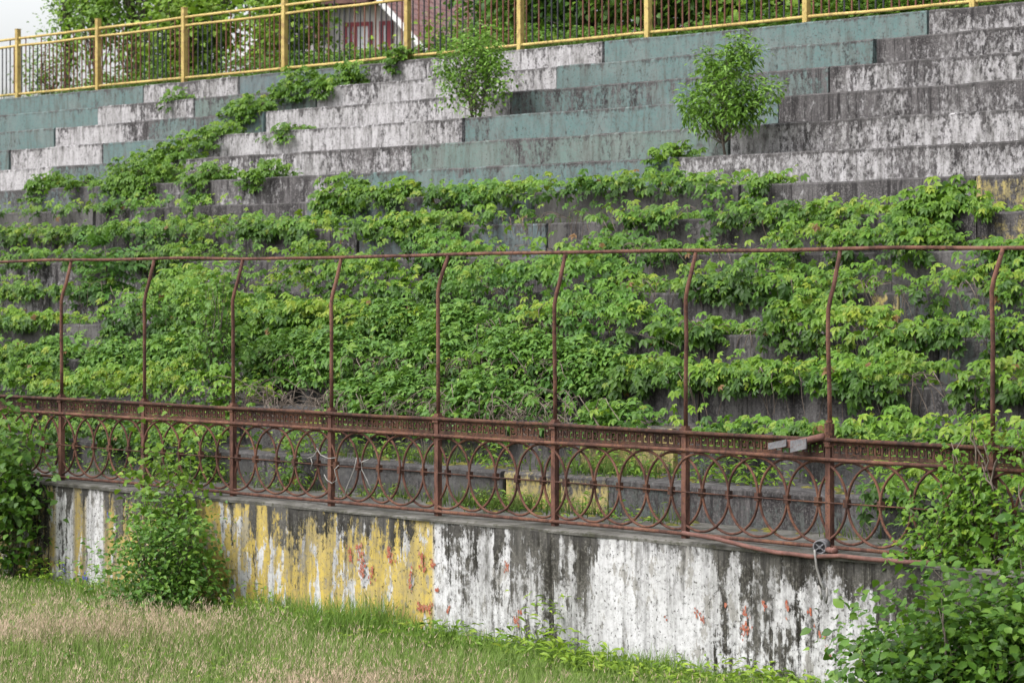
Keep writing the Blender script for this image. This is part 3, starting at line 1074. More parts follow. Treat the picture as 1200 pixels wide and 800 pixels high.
# ------------------------------------------------------------------ yellow fence on top
yf = empty('yellow_railing', (along(600, YN), YN, sz(13)), 'yellow steel railing with thin dark and brown pickets along the top of the stand', 'railing')
YO = yf.location
ypx = [21, 115, 216, 333.5, 477.6, 610, 759.5, 945, 1141]
yt = [along(p, YN) for p in ypx]
yt = [yt[0] - 3.05 * k for k in (2, 1)] + yt + [yt[-1] + 3.05 * k for k in (1, 2)]
zb_, z2_, z1_, zp_ = 7.33, 8.32, 8.475, 8.66
for t in yt:
    mb = MB()
    mb.quadbox((t - .045, YN - .045, sz(13) - .03), (t + .045, YN + .045, zp_))
    mb.prism([(t - .05, YN - .05, zp_), (t + .05, YN - .05, zp_), (t + .05, YN + .05, zp_), (t - .05, YN + .05, zp_)], (0, 0, .012))
    mb.build('post', M['yellow'], yf)
for name, z, r in (('bottom_rail', zb_, .026), ('middle_rail', z2_, .026), ('top_rail', z1_, .026)):
    mb = MB()
    n = 60
    a, b = yt[0], yt[-1]
    mb.tube([(a + (b - a) * k / n, YN + wav(a + (b - a) * k / n, 61, .006), z + wav(a + (b - a) * k / n, 62 + int(z * 10), .010)) for k in range(n + 1)], r, 8)
    mb.build(name, M['yellow'], yf, True)
pick_pos = []
for k in range(len(yt) - 1):
    n = int(round((yt[k + 1] - yt[k]) / .15))
    for q in range(1, n):
        pick_pos.append((yt[k] + (yt[k + 1] - yt[k]) * q / n, q % 4 == 2))
pick_pos.sort(reverse=True)
vis = [p for p in pick_pos if -15 < float(bearing(p[0], YN)) < 1130]
ind = set(p[0] for p in vis[:100])


def picket(mb, t, tall):
    r = .011
    top = z1_ - .02 if tall else z2_
    mb.quadbox((t - r, YN - r * .8, zb_), (t + r, YN + r * .8, top))


rest = {0: MB(), 1: MB()}
for k, (t, tall) in enumerate(pick_pos):
    brown = (k * 7 + k // 3) % 3 == 0 or vn(t, 9, 1.1) > .62
    t2 = t + random.gauss(0, .006)
    if t in ind:
        mb = MB()
        picket(mb, t2, tall)
        mb.build('picket', M['picket_brown' if brown else 'picket_dark'], yf)
    else:
        picket(rest[1 if brown else 0], t2, tall)
me_rest = MB()
for b in (0, 1):
    o = rest[b].build('distant_pickets', M['picket_brown' if b else 'picket_dark'], yf)
    o['kind'] = 'stuff'

# ------------------------------------------------------------------ setting
def sheet(name, pts, faces, mat):
    me = bpy.data.meshes.new(name)
    me.from_pydata(pts, [], faces)
    o = link(name, me, mat)
    tag(o, kind='structure')
    return o


sheet('ground', [(-1500, -1500, 0), (1500, -1500, 0), (1500, 1500, 0), (-1500, 1500, 0)], [(0, 1, 2, 3)], M['ground'])


def hill():
    xs = np.linspace(-190, 60, 60)
    ys = np.concatenate([[sn(13) + W + .01], np.linspace(sn(13) + W + .4, 160, 40)])
    V, F = [], []
    for y in ys:
        for x in xs:
            z = sz(13) - .02 + (0 if y < 33 else .25 * (vn(x * .3 + y * .2, 5, 1) - .5) + .15 * (vn(x * 1.1, 6, 1) - .5))
            d = max(0, T0 - x - 2, x - (T1 + 2)) / 14
            z = z * max(0, 1 - d) - (.3 if d >= 1 else 0)
            V.append((x, y, z))
    nx = len(xs)
    for j in range(len(ys) - 1):
        for i in range(nx - 1):
            a = j * nx + i
            F.append((a, a + 1, a + nx + 1, a + nx))
    return sheet('embankment', V, F, M['bank'])


hill()

# ------------------------------------------------------------------ grass
def blades(P, H, Wd, bend, C, C2, segs=3):
    """tapered bent blades -> verts, loops, tots, tint"""
    N = len(P)
    az = rng.uniform(0, 2 * PI, N)
    d = np.stack([np.cos(az), np.sin(az), np.zeros(N)], 1)
    wa = rng.uniform(0, 2 * PI, N)
    wdir = np.stack([np.cos(wa), np.sin(wa) * .6, np.zeros(N)], 1)
    rowsV, rowsC = [], []
    for q in range(segs + 1):
        u = q / segs
        c = P + np.array([0, 0, 1]) * (H * u * (1 - .25 * bend * u))[:, None] + d * (bend * H * u ** 2 * .6)[:, None]
        w = (Wd * (1 - u) ** .7 * .5 + .0006)[:, None] * wdir
        rowsV += [c - w, c + w]
        cc = C * (1 - u) + C2 * u
        rowsC += [cc, cc]
    V = np.stack(rowsV, 1)
    Cc = np.stack(rowsC, 1)
    nv = 2 * (segs + 1)
    f = np.array([[2 * q, 2 * q + 1, 2 * q + 3, 2 * q + 2] for q in range(segs)])
    L = (f.ravel()[None] + (np.arange(N) * nv)[:, None]).ravel()
    return V.reshape(-1, 3), L, np.full(N * segs, 4), Cc.reshape(-1, 3)


def join_blades(name, sets, label, cat):
    V, L, Tt, C = [], [], [], []
    b = 0
    for v, l, t, c in sets:
        V.append(v); L.append(l + b); Tt.append(t); C.append(c)
        b += len(v)
    o = poly_mesh(name, np.concatenate(V), np.concatenate(L), np.concatenate(Tt), np.concatenate(C), M['grass'], None, (0, 0, 0))
    return tag(o, label, cat, kind='stuff')


def n2(x, y, s, f):
    return vn(x * f + vn(y * f, s + 1, 1.0) * 1.5, s, 1.0) * .5 + vn(y * f + vn(x * f, s + 4, 1.0) * 1.5, s + 2, 1.0) * .5


def meadow():
    sets = []
    N = 150000
    x = rng.uniform(-37, -14, N)
    y = WN - 0.03 - 6.0 * rng.random(N) ** 1.15
    dist = WN - y
    px = bearing(x, y)
    sel = (px > -60) & (px < 1260)
    x, y, dist, px = x[sel], y[sel], dist[sel], px[sel]
    n = len(x)
    patch = n2(x, y, 3, .8)
    near_wall = np.clip(1.25 - dist / (1.5 + .9 * n2(x, y, 9, 1.3) + .9 * np.clip((px - 250) / 300, 0, 1)), 0, 1)
    far_front = np.clip((dist - 2.9) / 1.2, 0, 1)
    dry = np.clip((patch - .32) * 3.2, 0, 1) * (1 - near_wall) * (1 - .55 * far_front)
    dry = dry * np.clip((640 - px) / 260, 0.15, 1)
    isdry = rng.random(n) < np.maximum(dry * .56, .08 * (1 - near_wall))
    P = np.stack([x, y, np.zeros(n)], 1)
    H = rng.uniform(.12, .32, n) * (1 - .15 * near_wall) * (.6 + .7 * n2(x, y, 14, 2.2)) * np.where(px < 300, .8, 1)
    g1 = np.array([.085, .145, .03]); g2 = np.array([.21, .34, .06]); g3 = np.array([.34, .43, .15])
    k = rng.random(n)[:, None]
    tip = g2 * (1 - k) + g3 * k
    t1 = np.array([.22, .20, .09]); t2 = np.array([.60, .46, .33])
    C = np.where(isdry[:, None], t1, g1)
    C2 = np.where(isdry[:, None], t2 * rng.uniform(.7, 1.15, n)[:, None], tip)
    H = np.where(isdry, H * 1.15, H)
    sets.append(blades(P, H, np.where(isdry, .005, .009), rng.uniform(.1, .8, n), C, C2))
    # fuzzy tan seed heads
    sd = np.where(isdry & (rng.random(n) < .7))[0]
    m = 7
    idx = np.repeat(sd, m)
    Q = P[idx].copy()
    Q[:, 2] = H[idx] * rng.uniform(.75, 1.25, len(idx))
    Q[:, :2] += rng.normal(0, .022, (len(idx), 2))
    c = np.array([.64, .47, .36]) * rng.uniform(.7, 1.25, (len(idx), 1))
    sets.append(blades(Q, rng.uniform(.02, .055, len(idx)), np.full(len(idx), .006), rng.uniform(.2, 1.2, len(idx)), c, c, 1))
    # tall green blades at the foot of the wall
    n3 = 17000
    x = rng.uniform(-36, -14, n3)
    y = WN - .04 - np.abs(rng.normal(0, .45, n3))
    hh = rng.uniform(.16, .46, n3) * (.4 + fb(x, 33, 1.6)) * np.interp(bearing(x, y), [250, 300, 480, 560], [.6, 1, 1, .62])
    kk = rng.random(n3)[:, None]
    sets.append(blades(np.stack([x, y, np.zeros(n3)], 1), hh, np.full(n3, .013), rng.uniform(.1, .9, n3), np.tile([.07, .13, .025], (n3, 1)), np.array([.15, .27, .045]) * (1 - kk) + np.array([.24, .36, .07]) * kk))
    join_blades('meadow_grass', sets, 'mixed green and tan seeding grass at the foot of the painted wall', 'grass')


meadow()


def ledge_grass():
    sets = []
    spans = [(0, 20, 1200, 1500), (1, 420, 690, 900), (0, 560, 640, 500), (1, 690, 800, 500), (7, 600, 880, 150), (8, 800, 870, 260), (13, 0, 700, 2600), (13, 700, 1200, 500), (8, 90, 150, 300), (7, 60, 200, 400), (6, 150, 330, 300)]
    for i, a, b, n in spans:
        if i == 0:
            nn = sn(0) - .05
            y = nn - np.abs(rng.normal(0, .25, n))
            z = WT
        else:
            i2 = i if i == 13 else i - 1
            nn = sn(i2) + W * .5
            y = nn + rng.uniform(-.42, .45, n)
            z = sz(i2)
        ta, tb = along(a, nn), along(b, nn)
        x = rng.uniform(ta, tb, n)
        keep = fb(x, 81 + i, 1.8) > .42
        x, y = x[keep], y[keep]
        m = len(x)
        kk = rng.random(m)[:, None]
        hh = rng.uniform(.08, .26, m) * (.4 + fb(x, 21, 2.0))
        sets.append(blades(np.stack([x, y, np.full(m, z)], 1), hh, np.full(m, .011), rng.uniform(.2, 1.0, m), np.tile([.045, .085, .015], (m, 1)), np.array([.10, .19, .03]) * (1 - kk) + np.array([.22, .22, .08]) * kk))
    join_blades('ledge_grass', sets, 'short tufts of grass sprouting along the ledge and step treads', 'grass')


ledge_grass()


def bank_undergrowth():
    N = 26000
    n = rng.uniform(31.6, 33.6, N)
    px = rng.uniform(20, 1230, N)
    b = (px - 600) / FOC
    Z = n / (ST + CT * b)
    x = ST * b * Z - CT * Z
    hh = (.10 + .75 * fb(x, 44, .8)) * np.clip((px - 20) / 120, .15, 1)
    z = sz(13) - .03 + rng.random(N) ** .8 * hh
    az = rng.uniform(0, 2 * PI, N)
    fw = np.stack([np.cos(az), np.sin(az), rng.uniform(-.5, .5, N)], 1)
    no = np.stack([rng.normal(0, .4, N), -.5 + rng.normal(0, .4, N), np.ones(N)], 1)
    o = leaves('bank_undergrowth', np.stack([x, n, z], 1), frames(fw, no), rng.uniform(.06, .13, N), TP_OVAL, pick('creeper', rng.normal(.4, .2, N)))
    tag(o, 'low tangled undergrowth along the foot of the yellow railing', 'undergrowth', kind='stuff')


bank_undergrowth()


def ledge_weeds():
    Ps, Rs, Ss, Cs = [], [], [], []
    # low leafy weeds on the ledge and the lowest tread, and tall ones at the wall foot
    def patch(px, n, z, wd, h, N, pal, size, dy=.25):
        c = np.array([along(px, n), n, z])
        d = rng.normal(0, 1, (N, 3)) * np.array([wd * .5, dy * .5, 1])
        zz = np.abs(rng.normal(0, .5, N)).clip(0, 1) * h
        P = c + np.stack([d[:, 0], d[:, 1], zz], 1)
        az = rng.uniform(0, 2 * PI, N)
        fw = np.stack([np.cos(az), np.sin(az), rng.uniform(-.4, .6, N)], 1)
        no = np.stack([rng.normal(0, .3, N), -.3 + rng.normal(0, .3, N), np.ones(N)], 1)
        Ps.append(P); Rs.append(frames(fw, no)); Ss.append(rng.uniform(.6, 1.2, N) * size)
        Cs.append(pick(pal, rng.normal(.5, .2, N) + .2 * zz / h))
    for px, wd, h, N in ((15, .8, .5, 260), (60, .6, .35, 160), (130, .5, .3, 120), (215, .8, .45, 260), (240, .5, .4, 160), (345, .35, .35, 120), (330, .3, .3, 80), (440, .4, .15, 60), (570, .35, .16, 70), (595, .4, .2, 90), (640, .3, .18, 60), (690, .4, .22, 90),
                         (745, .3, .15, 40), (1100, .5, .5, 200), (1150, .6, .6, 240), (1180, .6, .7, 240)):
        patch(px, sn(0) - .28, WT, wd, h, N, 'creeper', .075)
    for px, wd, h, N in ((350, .5, .35, 150), (372, .4, .3, 100), (445, .5, .25, 110), (480, .4, .22, 80), (575, .5, .25, 110), (690, .5, .28, 130), (720, .6, .32, 170), (760, .4, .25, 90), (840, .7, .4, 230), (870, .4, .3, 120), (900, .3, .2, 60), (1060, .8, .5, 300), (1090, .6, .5, 240)):
        patch(px, sn(0) + .45, sz(0), wd, h, N, 'creeper', .08)
    for px in list(range(325, 1000, 17)):
        hh = .06 + .30 * float(fb(px * .05, 3, 1.3))
        patch(px + random.uniform(-8, 8), WN - random.uniform(.12, .65), 0, .5, hh * random.uniform(.7, 1.3), int(90 + 260 * hh), 'lime' if random.random() < .6 else 'creeper', .095)
    for _ in range(46):
        px = random.uniform(-20, 640)
        patch(px, WN - random.uniform(.9, 3.8), 0, random.uniform(.25, .6), random.uniform(.08, .2), 60, random.choice(['lime', 'creeper', 'shrub']), .07, .4)
    patch(640, WN - .15, 0, .3, .62, 120, 'lime', .09)
    for px in (40, 70, 100, 285, 300):
        patch(px, WN - .25, 0, .5, .35, 110, 'lime', .075)
    P, Rm, S, C = [np.concatenate(q) for q in (Ps, Rs, Ss, Cs)]
    o = leaves('weeds', P, Rm, S, TP_SLIM, C)
    tag(o, 'low leafy green weeds along the wall foot, the ledge and the lowest step', 'weeds', kind='stuff')


ledge_weeds()


def moss():
    mb = MB()
    for _ in range(110):
        if random.random() < .5:
            px = random.choice([random.uniform(860, 1010), random.uniform(440, 600), random.uniform(200, 420), random.uniform(700, 830)])
            n = sn(0) + random.uniform(.12, .6); z = sz(0)
        else:
            px = random.uniform(250, 1050); n = SN0 - random.uniform(.05, .7); z = WT
        c = Vector((along(px, n), n, z))
        r = random.uniform(.02, .065)
        b = len(mb.v)
        k = 9
        mb.v.append((c.x, c.y, c.z + r * .45))
        for q in range(k):
            a = 2 * PI * q / k
            rr = r * random.uniform(.6, 1.0)
            mb.v.append((c.x + rr * .6 * math.cos(a) * 1.6, c.y + rr * .6 * math.sin(a), c.z + r * .30))
        for q in range(k):
            a = 2 * PI * q / k
            rr = r * random.uniform(.85, 1.3)
            mb.v.append((c.x + rr * math.cos(a) * 1.8, c.y + rr * math.sin(a), c.z - .012))
        for q in range(k):
            q2 = (q + 1) % k
            mb.f.append((b, b + 1 + q, b + 1 + q2))
            mb.f.append((b + 1 + q, b + 1 + k + q, b + 1 + k + q2, b + 1 + q2))
    o = mb.build('moss', M['moss'], None, True)
    tag(o, 'yellow green moss cushions on the ledge and lowest tread', 'moss', kind='stuff')


moss()

# ------------------------------------------------------------------ woody plants
def woody(name, label, cat, base, height, crown, clusters, per, size, pal, tp=TP_OVAL, lobes=None, stems=1, rad=.03, group=None, spread=.16, shift=.0, droop=-.2, part=('trunk', 'crown'), clear=.18, seed=0, kbias=0.0, hollow=.3, upright=0.0):
    """crown: (rx, ry) half widths.  Trunk(s) with limbs to leaf clumps spread through an uneven crown."""
    r = np.random.default_rng(seed + 1000)
    base = Vector(base)
    th = empty(name, base, label, cat, group)
    z0 = height * clear
    hz = (height - z0) / 2
    cz = z0 + hz
    d = unit(r.normal(0, 1, (clusters, 3)))
    rr = hollow + (1 - hollow) * r.random(clusters) ** .6
    lump = 0.55 + .75 * vn(d[:, 0] * 2.1 + d[:, 2] * 3.3 + seed, seed % 50, 1.0)
    cc = d * (rr * lump)[:, None] * np.array([crown[0], crown[1], hz])
    cc[:, 2] += cz
    cc[:, 0] += shift * (cc[:, 2] / height)
    if lobes:
        w_ = np.array([l[3] * l[4] for l in lobes])
        li = r.choice(len(lobes), clusters, p=w_ / w_.sum())
        la = np.array(lobes)[li] * (np.array([1, 1, .88, 1, .9]) if name in ('sapling', 'young_tree') else 1)
        cc = np.stack([la[:, 0] + d[:, 0] * rr * la[:, 3], la[:, 1] + d[:, 1] * rr * la[:, 3], la[:, 2] + d[:, 2] * rr * la[:, 4]], 1)
    cc[:, 2] = np.maximum(cc[:, 2], .05)
    # woody frame
    mb = MB()
    tops = []
    for s in range(stems):
        a = 2 * PI * s / max(1, stems) + r.random()
        sp = 0 if stems == 1 else crown[0] * .35
        b0 = Vector((math.cos(a) * sp * .25, math.sin(a) * sp * .25, -.03))
        tp_ = Vector((math.cos(a) * sp * 1.4 + shift * .8, math.sin(a) * sp * 1.2, height * r.uniform(.72, .92)))
        m = 6
        pts = [b0.lerp(tp_, q / m) + Vector((r.normal(0, 1), r.normal(0, 1), 0)) * (height * .012 if 0 < q else 0) for q in range(m + 1)]
        mb.tube(pts, [rad * (1 - .85 * q / m) for q in range(m + 1)], 7)
        tops.append(pts)
    for k in range(0, clusters, 1 if clusters < 60 else 2):
        c = Vector(cc[k])
        pts = tops[k % stems]
        want = max(.12, min(.9, (c.z - height * (.14 + .1 * upright)) / height))
        q = want * (len(pts) - 1)
        i0 = min(int(q), len(pts) - 2)
        a = pts[i0].lerp(pts[i0 + 1], q - i0)
        mid = a.lerp(c, .5) + Vector((0, 0, -.03 * height if upright else .03 * height))
        mb.tube([a, mid, c], [rad * .34, rad * .22, rad * .09], 5)
    mb.build(part[0], M['bark'], None, True, off=(0, 0, 0)).parent = th
    N = clusters * per
    ci = np.repeat(np.arange(clusters), per)
    g = r.normal(0, 1, (N, 3)) * spread * np.array([1, 1, .8 + upright * 1.2])
    P = cc[ci] + g
    P[:, 2] = np.maximum(P[:, 2], .02)
    az = r.uniform(0, 2 * PI, N)
    fw = np.stack([np.cos(az), np.sin(az), droop + r.normal(0, .35, N)], 1) + unit(g) * .7
    no = np.stack([r.normal(0, .5, N), -.4 + r.normal(0, .5, N), np.ones(N)], 1)
    S = r.uniform(.45, 1.3, N) * size
    cb = r.normal(0, .14, clusters)
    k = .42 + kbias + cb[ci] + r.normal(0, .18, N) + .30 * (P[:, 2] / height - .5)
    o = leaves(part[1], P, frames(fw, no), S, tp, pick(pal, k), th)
    return th


def tread(px, i, back=.5):
    n = sn(i) + back
    return Vector((along(px, n), n, sz(i)))


# young trees rooted on the steps
woody('sapling', 'small airy yellow-green sapling rooted on a white and teal step', 'sapling', tread(558, 10, .3), 1.42, (.66, .55), 175, 20, .066, 'fresh', TP_OVAL,
      [(0, 0, .9, .50, .42), (-.50, 0, .92, .32, .32), (.38, 0, .72, .34, .32), (-.35, -.1, .58, .36, .28), (.02, 0, 1.25, .32, .24), (-.30, 0, 1.2, .24, .20), (.46, 0, 1.02, .22, .20), (.1, 0, .3, .30, .22), (.62, 0, .5, .16, .14)], 6, .014, spread=.075, seed=21, part=('stem', 'crown'), clear=.06, upright=.5, hollow=.1, kbias=.10)
woody('young_tree', 'bushy bright green young tree on a thin trunk in front of teal steps', 'tree', tread(850, 8, .35), 1.72, (.66, .55), 180, 22, .092, 'fresh', TP_SLIM,
      [(0, 0, 1.02, .44, .34), (.30, 0, 1.47, .24, .24), (-.30, 0, 1.30, .22, .20), (-.62, 0, .82, .28, .20), (.44, 0, .88, .28, .26), (.74, .1, .95, .14, .09), (-.28, 0, .62, .32, .18), (.22, 0, .62, .28, .18), (-.05, 0, 1.4, .16, .14)], 1, .020, spread=.065, seed=25, clear=.26, kbias=.10, hollow=.1, upright=.4)
woody('tall_weed', 'tall upright light green weed bush behind the third visible rusty post', 'weed', tread(252, 1, .25), 1.70, (.38, .32), 60, 17, .085, 'shrub', TP_OVAL, None, 4, .016, spread=.10, seed=23, part=('stem', 'foliage'), clear=.03, kbias=.12, upright=.6)
# dark pinnate plant
pl = empty('walnut_seedling', tread(124, 4, .2), 'dark green seedling with feathery drooping leaves among the creeper', 'seedling')
mb = MB()
mb.tube([(0, 0, -.03), (.02, 0, .35), (.0, -.02, .7)], [.014, .010, .005], 6)
mb.build('stem', M['bark'], None, True, off=(0, 0, 0)).parent = pl
Nn = 34
aa = rng.uniform(0, 2 * PI, Nn)
zz = rng.uniform(.05, .72, Nn)
Pp = np.stack([np.cos(aa) * .04, np.sin(aa) * .04 - .02, zz], 1)
fw = np.stack([np.cos(aa), np.sin(aa), .35 - .5 * (1 - zz / .7) + rng.normal(0, .15, Nn)], 1)
leaves('foliage', Pp, frames(fw, np.tile([0, -.3, 1.0], (Nn, 1)) + rng.normal(0, .15, (Nn, 3))), rng.uniform(.36, .52, Nn), TP_PINN, pick('walnut', rng.normal(.5, .2, Nn)), pl)

# bushes in front of the wall
def bearing_base(px, n): return Vector((along(px, n), n, 0))


woody('wall_shrub', 'dark broad-leaved shrub climbing the far left end of the painted wall', 'shrub', bearing_base(2, 16.75), 1.98, (.85, .32), 95, 26, .092, 'dark', TP_BROAD, None, 5, .022, spread=.15, seed=31, part=('stem', 'foliage'), clear=.02, kbias=.08, hollow=.05)
woody('round_bush', 'dense round green bush against the yellow part of the wall', 'bush', bearing_base(194, 16.5), 1.15, (.9, .42), 140, 34, .064, 'shrub', TP_OVAL,
      [(0, 0, .45, .62, .42), (.38, 0, .4, .42, .38), (-.50, 0, .36, .46, .34), (.12, 0, .85, .46, .30), (-.25, 0, .75, .36, .28), (.0, -.1, .2, .75, .2)], 7, .016, spread=.12, seed=32, part=('stem', 'foliage'), clear=.0, kbias=.06, hollow=.05, upright=.3)
woody('leggy_shrub', 'leggy light green shrub shooting up over the wall top behind the round bush', 'shrub', bearing_base(195, 16.85), 1.92, (.62, .22), 50, 13, .08, 'lime', TP_BROAD, None, 6, .012, spread=.13, seed=33, part=('stem', 'foliage'), clear=.28, kbias=-.15, upright=.6, hollow=.05)
woody('corner_bush', 'big broad-leaved bush filling the bottom right corner before the wall', 'bush', bearing_base(1140, 16.2), 1.18, (1.05, .55), 165, 32, .078, 'dark', TP_BROAD, None, 8, .020, spread=.20, seed=34, part=('stem', 'foliage'), clear=.0, kbias=.06, hollow=.05, upright=.2)
woody('corner_shoot', 'lighter leafy shrub at the left edge of the corner bush', 'shrub', bearing_base(1032, 16.35), .85, (.46, .30), 40, 17, .092, 'shrub', TP_BROAD, None, 5, .012, spread=.13, seed=35, part=('stem', 'foliage'), clear=.0, kbias=.12, hollow=.05, upright=.4)
woody('edge_bush', 'leafy bush overgrowing the railing at the right picture edge', 'bush', bearing_base(1225, 16.7), 1.60, (.50, .30), 70, 20, .092, 'shrub', TP_BROAD, None, 5, .018, spread=.15, seed=36, part=('stem', 'foliage'), clear=.05, kbias=.0, hollow=.05)


def climber():
    th = empty('climbing_vine', spot(1110, 640, FN - .06), 'thin-stemmed leafy vine scrambling over the rings and frieze at right', 'vine')
    o0 = np.array(th.location)
    mb = MB()
    cl = []
    for k in range(24):
        px = random.uniform(1072, 1215)
        top = random.uniform(480, 610) if px > 1115 else random.uniform(570, 645)
        a = spot(px + random.uniform(-10, 30), 668, FN - .05)
        b = spot(px, top, FN - .06)
        pts = []
        for q in range(8):
            u = q / 7
            p = a.lerp(b, u) + Vector((.09 * math.sin(u * 7 + k), -.04 + random.gauss(0, .03), 0))
            pts.append(p)
            cl.append(p)
        mb.tube(pts, [.007] * 7 + [.003], 5)
    mb.build('stem', M['twig'], th, True)
    cl = np.array([tuple(p) for p in cl])
    per = 15
    P = np.repeat(cl, per, axis=0)
    N = len(P)
    P = P + rng.normal(0, 1, (N, 3)) * np.array([.09, .05, .07])
    keep = vn(P[:, 0] * 3 + P[:, 2] * 4, 12, 1.0) > .30
    P = P[keep]
    N = len(P)
    az = rng.normal(-PI / 2, 1.2, N)
    fw = np.stack([np.cos(az), np.sin(az), rng.normal(-.3, .4, N)], 1)
    no = np.stack([rng.normal(0, .4, N), -.5 + rng.normal(0, .3, N), np.ones(N)], 1)
    leaves('foliage', P - o0, frames(fw, no), rng.uniform(.04, .082, N), TP_OVAL, pick('creeper', rng.normal(.42, .22, N)), th)


climber()


# creeper clumps on the upper steps, each rooted on its tread
def clump(px, i, wd, h, N, label, pal='creeper', back=.25, drop=.2, size=.088):
    N = int(N * 1.7)
    wd *= 1.1
    h *= 1.12
    base = tread(px, i, back)
    th = empty('creeper_clump', base, label, 'creeper', 'creeper clumps on the upper steps')
    mb = MB()
    for _ in range(7):
        a = random.uniform(-1, 1) * wd * .7
        mb.tube([(a * .15, .02, -.02), (a * .5, -.05, h * .35), (a, -.12, h * .45)], [.012, .009, .005], 5)
    mb.build('stem', M['twig'], None, True, off=(0, 0, 0)).parent = th
    d = unit(rng.normal(0, 1, (N, 3)))
    d[:, 2] = np.abs(d[:, 2])
    r = rng.random(N) ** .4
    lump = .65 + .6 * vn(d[:, 0] * 2.6 + d[:, 2] * 1.7 + px, 4, 1.3)
    P = d * (r * lump)[:, None] * np.array([wd, .42, h])
    hang = rng.random(N) < .25
    P[hang, 1] = -back - .06 - rng.random(hang.sum()) * .12
    P[hang, 2] = rng.uniform(-drop, .12, hang.sum())
    P[~hang, 2] = np.maximum(P[~hang, 2], .02)
    az = rng.normal(-PI / 2, 1.1, N)
    fw = np.stack([np.cos(az), np.sin(az), rng.normal(-.5, .35, N)], 1)
    no = np.stack([rng.normal(0, .35, N), -.5 + rng.normal(0, .3, N), np.ones(N)], 1)
    leaves('foliage', P, frames(fw, no), rng.uniform(.7, 1.25, N) * size, TP_PALM, pick(pal, rng.normal(.42, .18, N) + .2 * P[:, 2] / h - .08), th)


clump(170, 8, .95, .50, 420, 'widest creeper heap sprawling over the white and teal steps at left')
clump(208, 9, .62, .42, 230, 'creeper heap one step above the widest heap at left')
clump(248, 8, .55, .34, 170, 'creeper bush with a hanging tail right of the widest heap', drop=.45)
clump(258, 10, .50, .24, 110, 'low creeper mat at the left end of a long white step')
clump(300, 11, .62, .34, 230, 'creeper mound two steps below the left grey-blue top block')
clump(355, 12, .55, .40, 220, 'creeper mound at the left end of the second white step from the top')
clump(410, 12, .45, .55, 220, 'upright creeper mass touching the yellow railing below the red windows', back=.5)
clump(472, 13, .24, .30, 90, 'small dark creeper tuft beneath the yellow post by the roof', back=.12)
clump(212, 12, .20, .22, 45, 'tiny creeper sprig hanging on the upper left white block', drop=.2)
clump(318, 8, .40, .28, 120, 'creeper tuft alone on the white step below the long mat')
clump(345, 10, .50, .12, 80, 'thin strip of creeper lying along a white step edge')
clump(60, 8, .40, .30, 130, 'small creeper tuft at the left end of the white steps')
clump(104, 8, .30, .20, 70, 'low creeper tuft between the left tuft and the widest heap')
clump(408, 7, .50, .42, 190, 'creeper mound left of the round tuft under the white steps')
clump(477, 7, .26, .36, 110, 'round creeper tuft at the foot of the teal steps')
clump(436, 7, .35, .22, 80, 'low creeper bridging two mounds below the white steps')
clump(545, 7, .30, .20, 60, 'brownish creeper sprig against the lowest clear teal step')
clump(909, 7, .15, .20, 40, 'lone small creeper tuft on a white and grey step at right')
clump(795, 8, .22, .26, 60, 'small sprig where teal meets white left of the young tree', back=.3)
clump(1108, 6, .50, .36, 230, 'big-leaved creeper mound below the grey step beside yellow paint', drop=.35, size=.115)

# ------------------------------------------------------------------ beyond the railing
def far(px, n): return Vector((along(px, n), n, sz(13) - .05))


